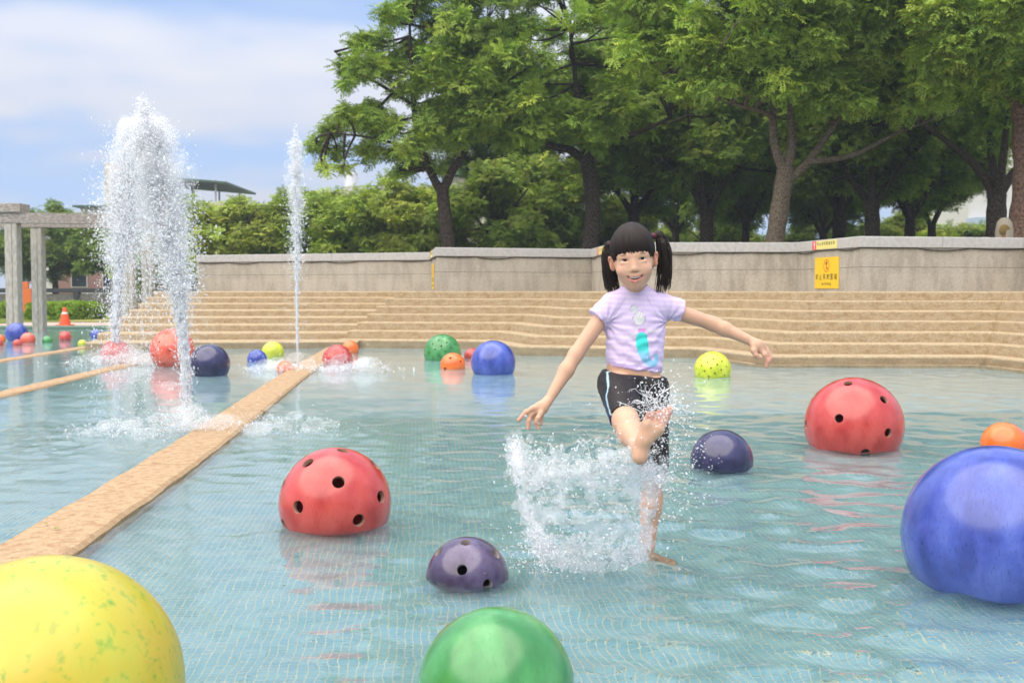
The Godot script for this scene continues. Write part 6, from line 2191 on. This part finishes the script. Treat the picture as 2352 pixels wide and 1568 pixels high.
	# loose hairs
	for k in 16:
		var a := r.randf() * TAU
		var d := Vector3(sin(a) * r.randf_range(0.2, 0.9), 1.0, cos(a) * 0.6).normalized()
		var p0 := c + Vector3(d.x * 0.0825, d.y * 0.099, d.z * 0.099)
		var p := PackedVector3Array()
		var rr := PackedFloat32Array()
		var out := Vector3(r.randfn() * 0.4, 0.25 + r.randf() * 0.5, r.randfn() * 0.2)
		for i in 7:
			var f := i / 6.0
			p.append(hx * (p0 + out * 0.045 * f + Vector3(signf(out.x) * 0.02 * f * f, -0.01 * f * f, 0)))
			rr.append(0.0003)
		add_tube(V, N, I, p, rr, 3)
	for i in V.size(): V[i] -= base
	var hair := part("hair", arrays_mesh(V, N, I), m, o)
	for q in 2:
		var tie := Hide.new()
		var at: Vector3 = tails[q][0]
		var d: Vector3 = (tails[q][1] - at).normalized()
		tie.add(net_of([cap(at - d * 0.006, at + d * 0.008, 0.0125, 0.0115)], 0.0022), Transform3D(), func(_p: Vector3, _n: Vector3) -> Color: return Color(0.10, 0.018, 0.03))
		part("hair_tie", tie.mesh(base), mats.wet_cloth, hair)

func make_clothes(o: Node3D, base: Vector3, neck: Vector3, shR: Vector3, elR: Vector3, shL: Vector3, elL: Vector3, hipR: Vector3, knR: Vector3, hipL: Vector3, knL: Vector3, cloth: Material, wet: Material) -> void:
	# --- lilac rash top
	var S := Hide.new()
	var dR := (elR - shR).normalized()
	var dL := (elL - shL).normalized()
	var t := [oval(Vector3(0.466, 0.845, -4.10), Vector3(0.459, 0.66, -4.085), 0.113, 0.1065, 0.64), cap(Vector3(0.395, 0.908, -4.096), Vector3(0.54, 0.912, -4.104), 0.040, 0.040, 0.04), cap(Vector3(0.43, 0.93, -4.096), Vector3(0.498, 0.934, -4.1), 0.040, 0.040, 0.03),
		cap(shR + Vector3(0.022, 0.0, 0), shR + dR * 0.062, 0.046, 0.0455, 0.03, true), cap(shL + Vector3(-0.022, 0.0, 0), shL + dL * 0.064, 0.044, 0.0425, 0.03, true),
		cap(neck + Vector3(0, -0.02, 0), neck + Vector3(-0.002, 0.034, 0.006), 0.051, 0.0475, 0.02, true),
		plane_cut(Vector3(0.459, 0.667, -4.085), Vector3(-0.125, -1, 0.0))]
	# the collar is open inside
	t.append(cap(neck + Vector3(0, 0.012, 0), neck + Vector3(-0.003, 0.06, 0.008), 0.0445, 0.0445, 0.002, false, true))
	var nz := FastNoiseLite.new()
	nz.seed = 8
	nz.frequency = 9.0
	var folds := func(p: Vector3, n: Vector3) -> float:
		var u := p.y + 0.10 * (p.x - 0.46) - 0.9 * (p.x - 0.46) * (p.x - 0.46) + 0.020 * nz.get_noise_2d(p.x * 0.7, p.y * 0.7)
		var w := clampf((0.90 - p.y) * 7.0, 0.0, 1.0)
		var d := 0.0050 * w * sin(u * 150.0 + nz.get_noise_2d(p.x * 0.8, p.y * 0.35) * 5.0) * (0.45 + 0.55 * nz.get_noise_2d(p.x * 1.1 + 3.0, p.y * 1.5))
		# pulled creases from the armpits
		for a in [Vector3(0.352, 0.842, -4.05), Vector3(0.585, 0.845, -4.05)]:
			var q: Vector3 = p - a
			var l := Vector2(q.x, q.y).length()
			d += 0.0042 * exp(-l * 16.0) * sin(atan2(q.y, q.x) * 13.0)
		return d
	S.add(net_of(t, 0.0045), Transform3D(), shirt_paint, folds)
	part("top", S.mesh(base), cloth, o)
	# the hem band and the darker line above it are coloured in shirt_paint
	# --- black swim shorts
	S = Hide.new()
	var kR := (knR - hipR).normalized()
	var kL := (knL - hipL).normalized()
	t = [oval(Vector3(0.457, 0.66, -4.083), Vector3(0.456, 0.595, -4.075), 0.104, 0.113, 0.68), cap(hipR + Vector3(-0.004, 0.012, 0), knR - kR * 0.030, 0.080, 0.0555, 0.03, true), cap(hipL + Vector3(0.002, 0, 0), knL - kL * -0.012, 0.077, 0.053, 0.03, true),
		plane_cut(Vector3(0.457, 0.651, -4.085), Vector3(0.13, 1, 0.04))]
	var ripple := func(p: Vector3, n: Vector3) -> float:
		return 0.0022 * nz.get_noise_3d(p.x * 1.2, p.y * 3.2, p.z * 1.2) + 0.0020 * sin((p.y * 1.0 + (p.x - 0.44) * 0.9) * 120.0) * exp(-absf(p.y - 0.60) * 14.0) * nz.get_noise_2d(p.x * 0.6, p.y * 0.4)
	var ax := (knR - hipR)
	S.add(net_of(t, 0.0045), Transform3D(), func(p: Vector3, n: Vector3) -> Color:
		var c := Color(0.017, 0.0145, 0.014)
		var f := (p - hipR).dot(ax) / ax.length_squared()
		var q := p - (hipR + ax * f)
		if p.x < 0.452 and q.length() < 0.095:
			# light piping down the outside of the raised thigh, navy panel below it
			var side := Vector3(0, 0, 1).cross(ax.normalized())
			var a := atan2(q.y, -q.x)
			var line := 0.98 - 0.42 * f - 0.30 * smoothstep(0.35, 0.6, f)
			if f > -0.12 and absf(a - line) < 0.05 + 0.02 * f: return Color(0.42, 0.60, 0.66)
			if f > 0.36 and a < line - 0.05 and a > line - 1.25 * smoothstep(0.36, 0.62, f): return Color(0.022, 0.030, 0.085)
		return c, ripple)
	part("shorts", S.mesh(base), wet, o)

func shirt_paint(p: Vector3, n: Vector3) -> Color:
	# lilac with fine paler bands, and the print of a long-tailed swimmer on the front
	var band := 0.5 + 0.5 * sin((p.y + 0.06 * (p.x - 0.46)) * 330.0)
	var c := Color(0.64, 0.50, 0.76).lerp(Color(0.70, 0.58, 0.77), smoothstep(0.3, 0.8, band))
	if p.y < 0.70:
		var e := p.y - 0.667 - 0.125 * (0.459 - p.x)
		if e < 0.014: c = Color(0.62, 0.48, 0.76)
		if absf(e - 0.015) < 0.0022: c = Color(0.46, 0.34, 0.62)
	# raglan seams
	for s in [-1.0, 1.0]:
		var a := Vector2(0.462 + s * 0.040, 0.936)
		var b := Vector2(0.462 + s * 0.098, 0.838)
		var q := Vector2(p.x, p.y)
		var f := clampf((q - a).dot(b - a) / (b - a).length_squared(), 0, 1)
		if n.z > 0.0 and (q - a.lerp(b, f)).length() < 0.0024 and f < 1.0: c = c * 0.8
	if n.z < 0.15: return c
	var x := (p.x - 0.478) * 617.0
	var y := (p.y - 0.80) * 617.0
	# tail: a tapering curve to the right with a curled fin; x, y in printed units
	var tail := [[2.0, -8.0, 13.0], [3.0, -24.0, 14.5], [5.0, -40.0, 13.0], [10.0, -54.0, 10.5], [19.0, -65.0, 8.5], [30.0, -69.0, 7.0], [37.0, -62.0, 5.5], [36.0, -50.0, 5.5]]
	for k in tail.size() - 1:
		var a := Vector2(tail[k][0], tail[k][1])
		var b := Vector2(tail[k + 1][0], tail[k + 1][1])
		var q := Vector2(x, y)
		var f := clampf((q - a).dot(b - a) / (b - a).length_squared(), 0, 1)
		var w := lerpf(tail[k][2], tail[k + 1][2], f)
		if (q - a.lerp(b, f)).length() < w:
			var g := clampf((-y - 10.0) / 55.0, 0, 1)
			return Color(0.06, 0.66, 0.60).lerp(Color(0.26, 0.52, 0.74), smoothstep(0.35, 0.75, g))
	# bodice, head with a bun, thin arms
	if absf(x - 3.0) < 8.0 and y > 0.0 and y < 13.0: return Color(0.72, 0.28, 0.66)
	var hd := Vector2(x + 4.0, (y - 36.0) * 0.86)
	if hd.length() < 15.0:
		if absf(hd.length() - 14.2) < 1.0 or (hd.y > 1.0 and absf(fmod(absf(hd.x * 0.5 + hd.y), 6.0) - 3.0) < 0.7): return Color(0.42, 0.40, 0.52)
		return Color(0.70, 0.68, 0.68)
	var bun := Vector2(x + 15.0, y - 58.0)
	if bun.length() < 9.5:
		return Color(0.42, 0.42, 0.56) if fmod(absf(bun.x + bun.y * 0.6 + 20.0), 5.0) < 1.4 or bun.length() > 8.3 else Color(0.66, 0.65, 0.67)
	var arm := [Vector2(-4, 16), Vector2(-14, 4), Vector2(-24, -6), Vector2(-44, -8)]
	var arm2 := [Vector2(10, 16), Vector2(20, 8), Vector2(32, 6), Vector2(44, 12)]
	for l in [arm, arm2]:
		for k in 3:
			var q := Vector2(x, y)
			var f := clampf((q - l[k]).dot(l[k + 1] - l[k]) / (l[k + 1] - l[k]).length_squared(), 0, 1)
			var d: float = (q - (l[k] as Vector2).lerp(l[k + 1], f)).length()
			if d < 2.2: return Color(0.66, 0.62, 0.62)
	return c
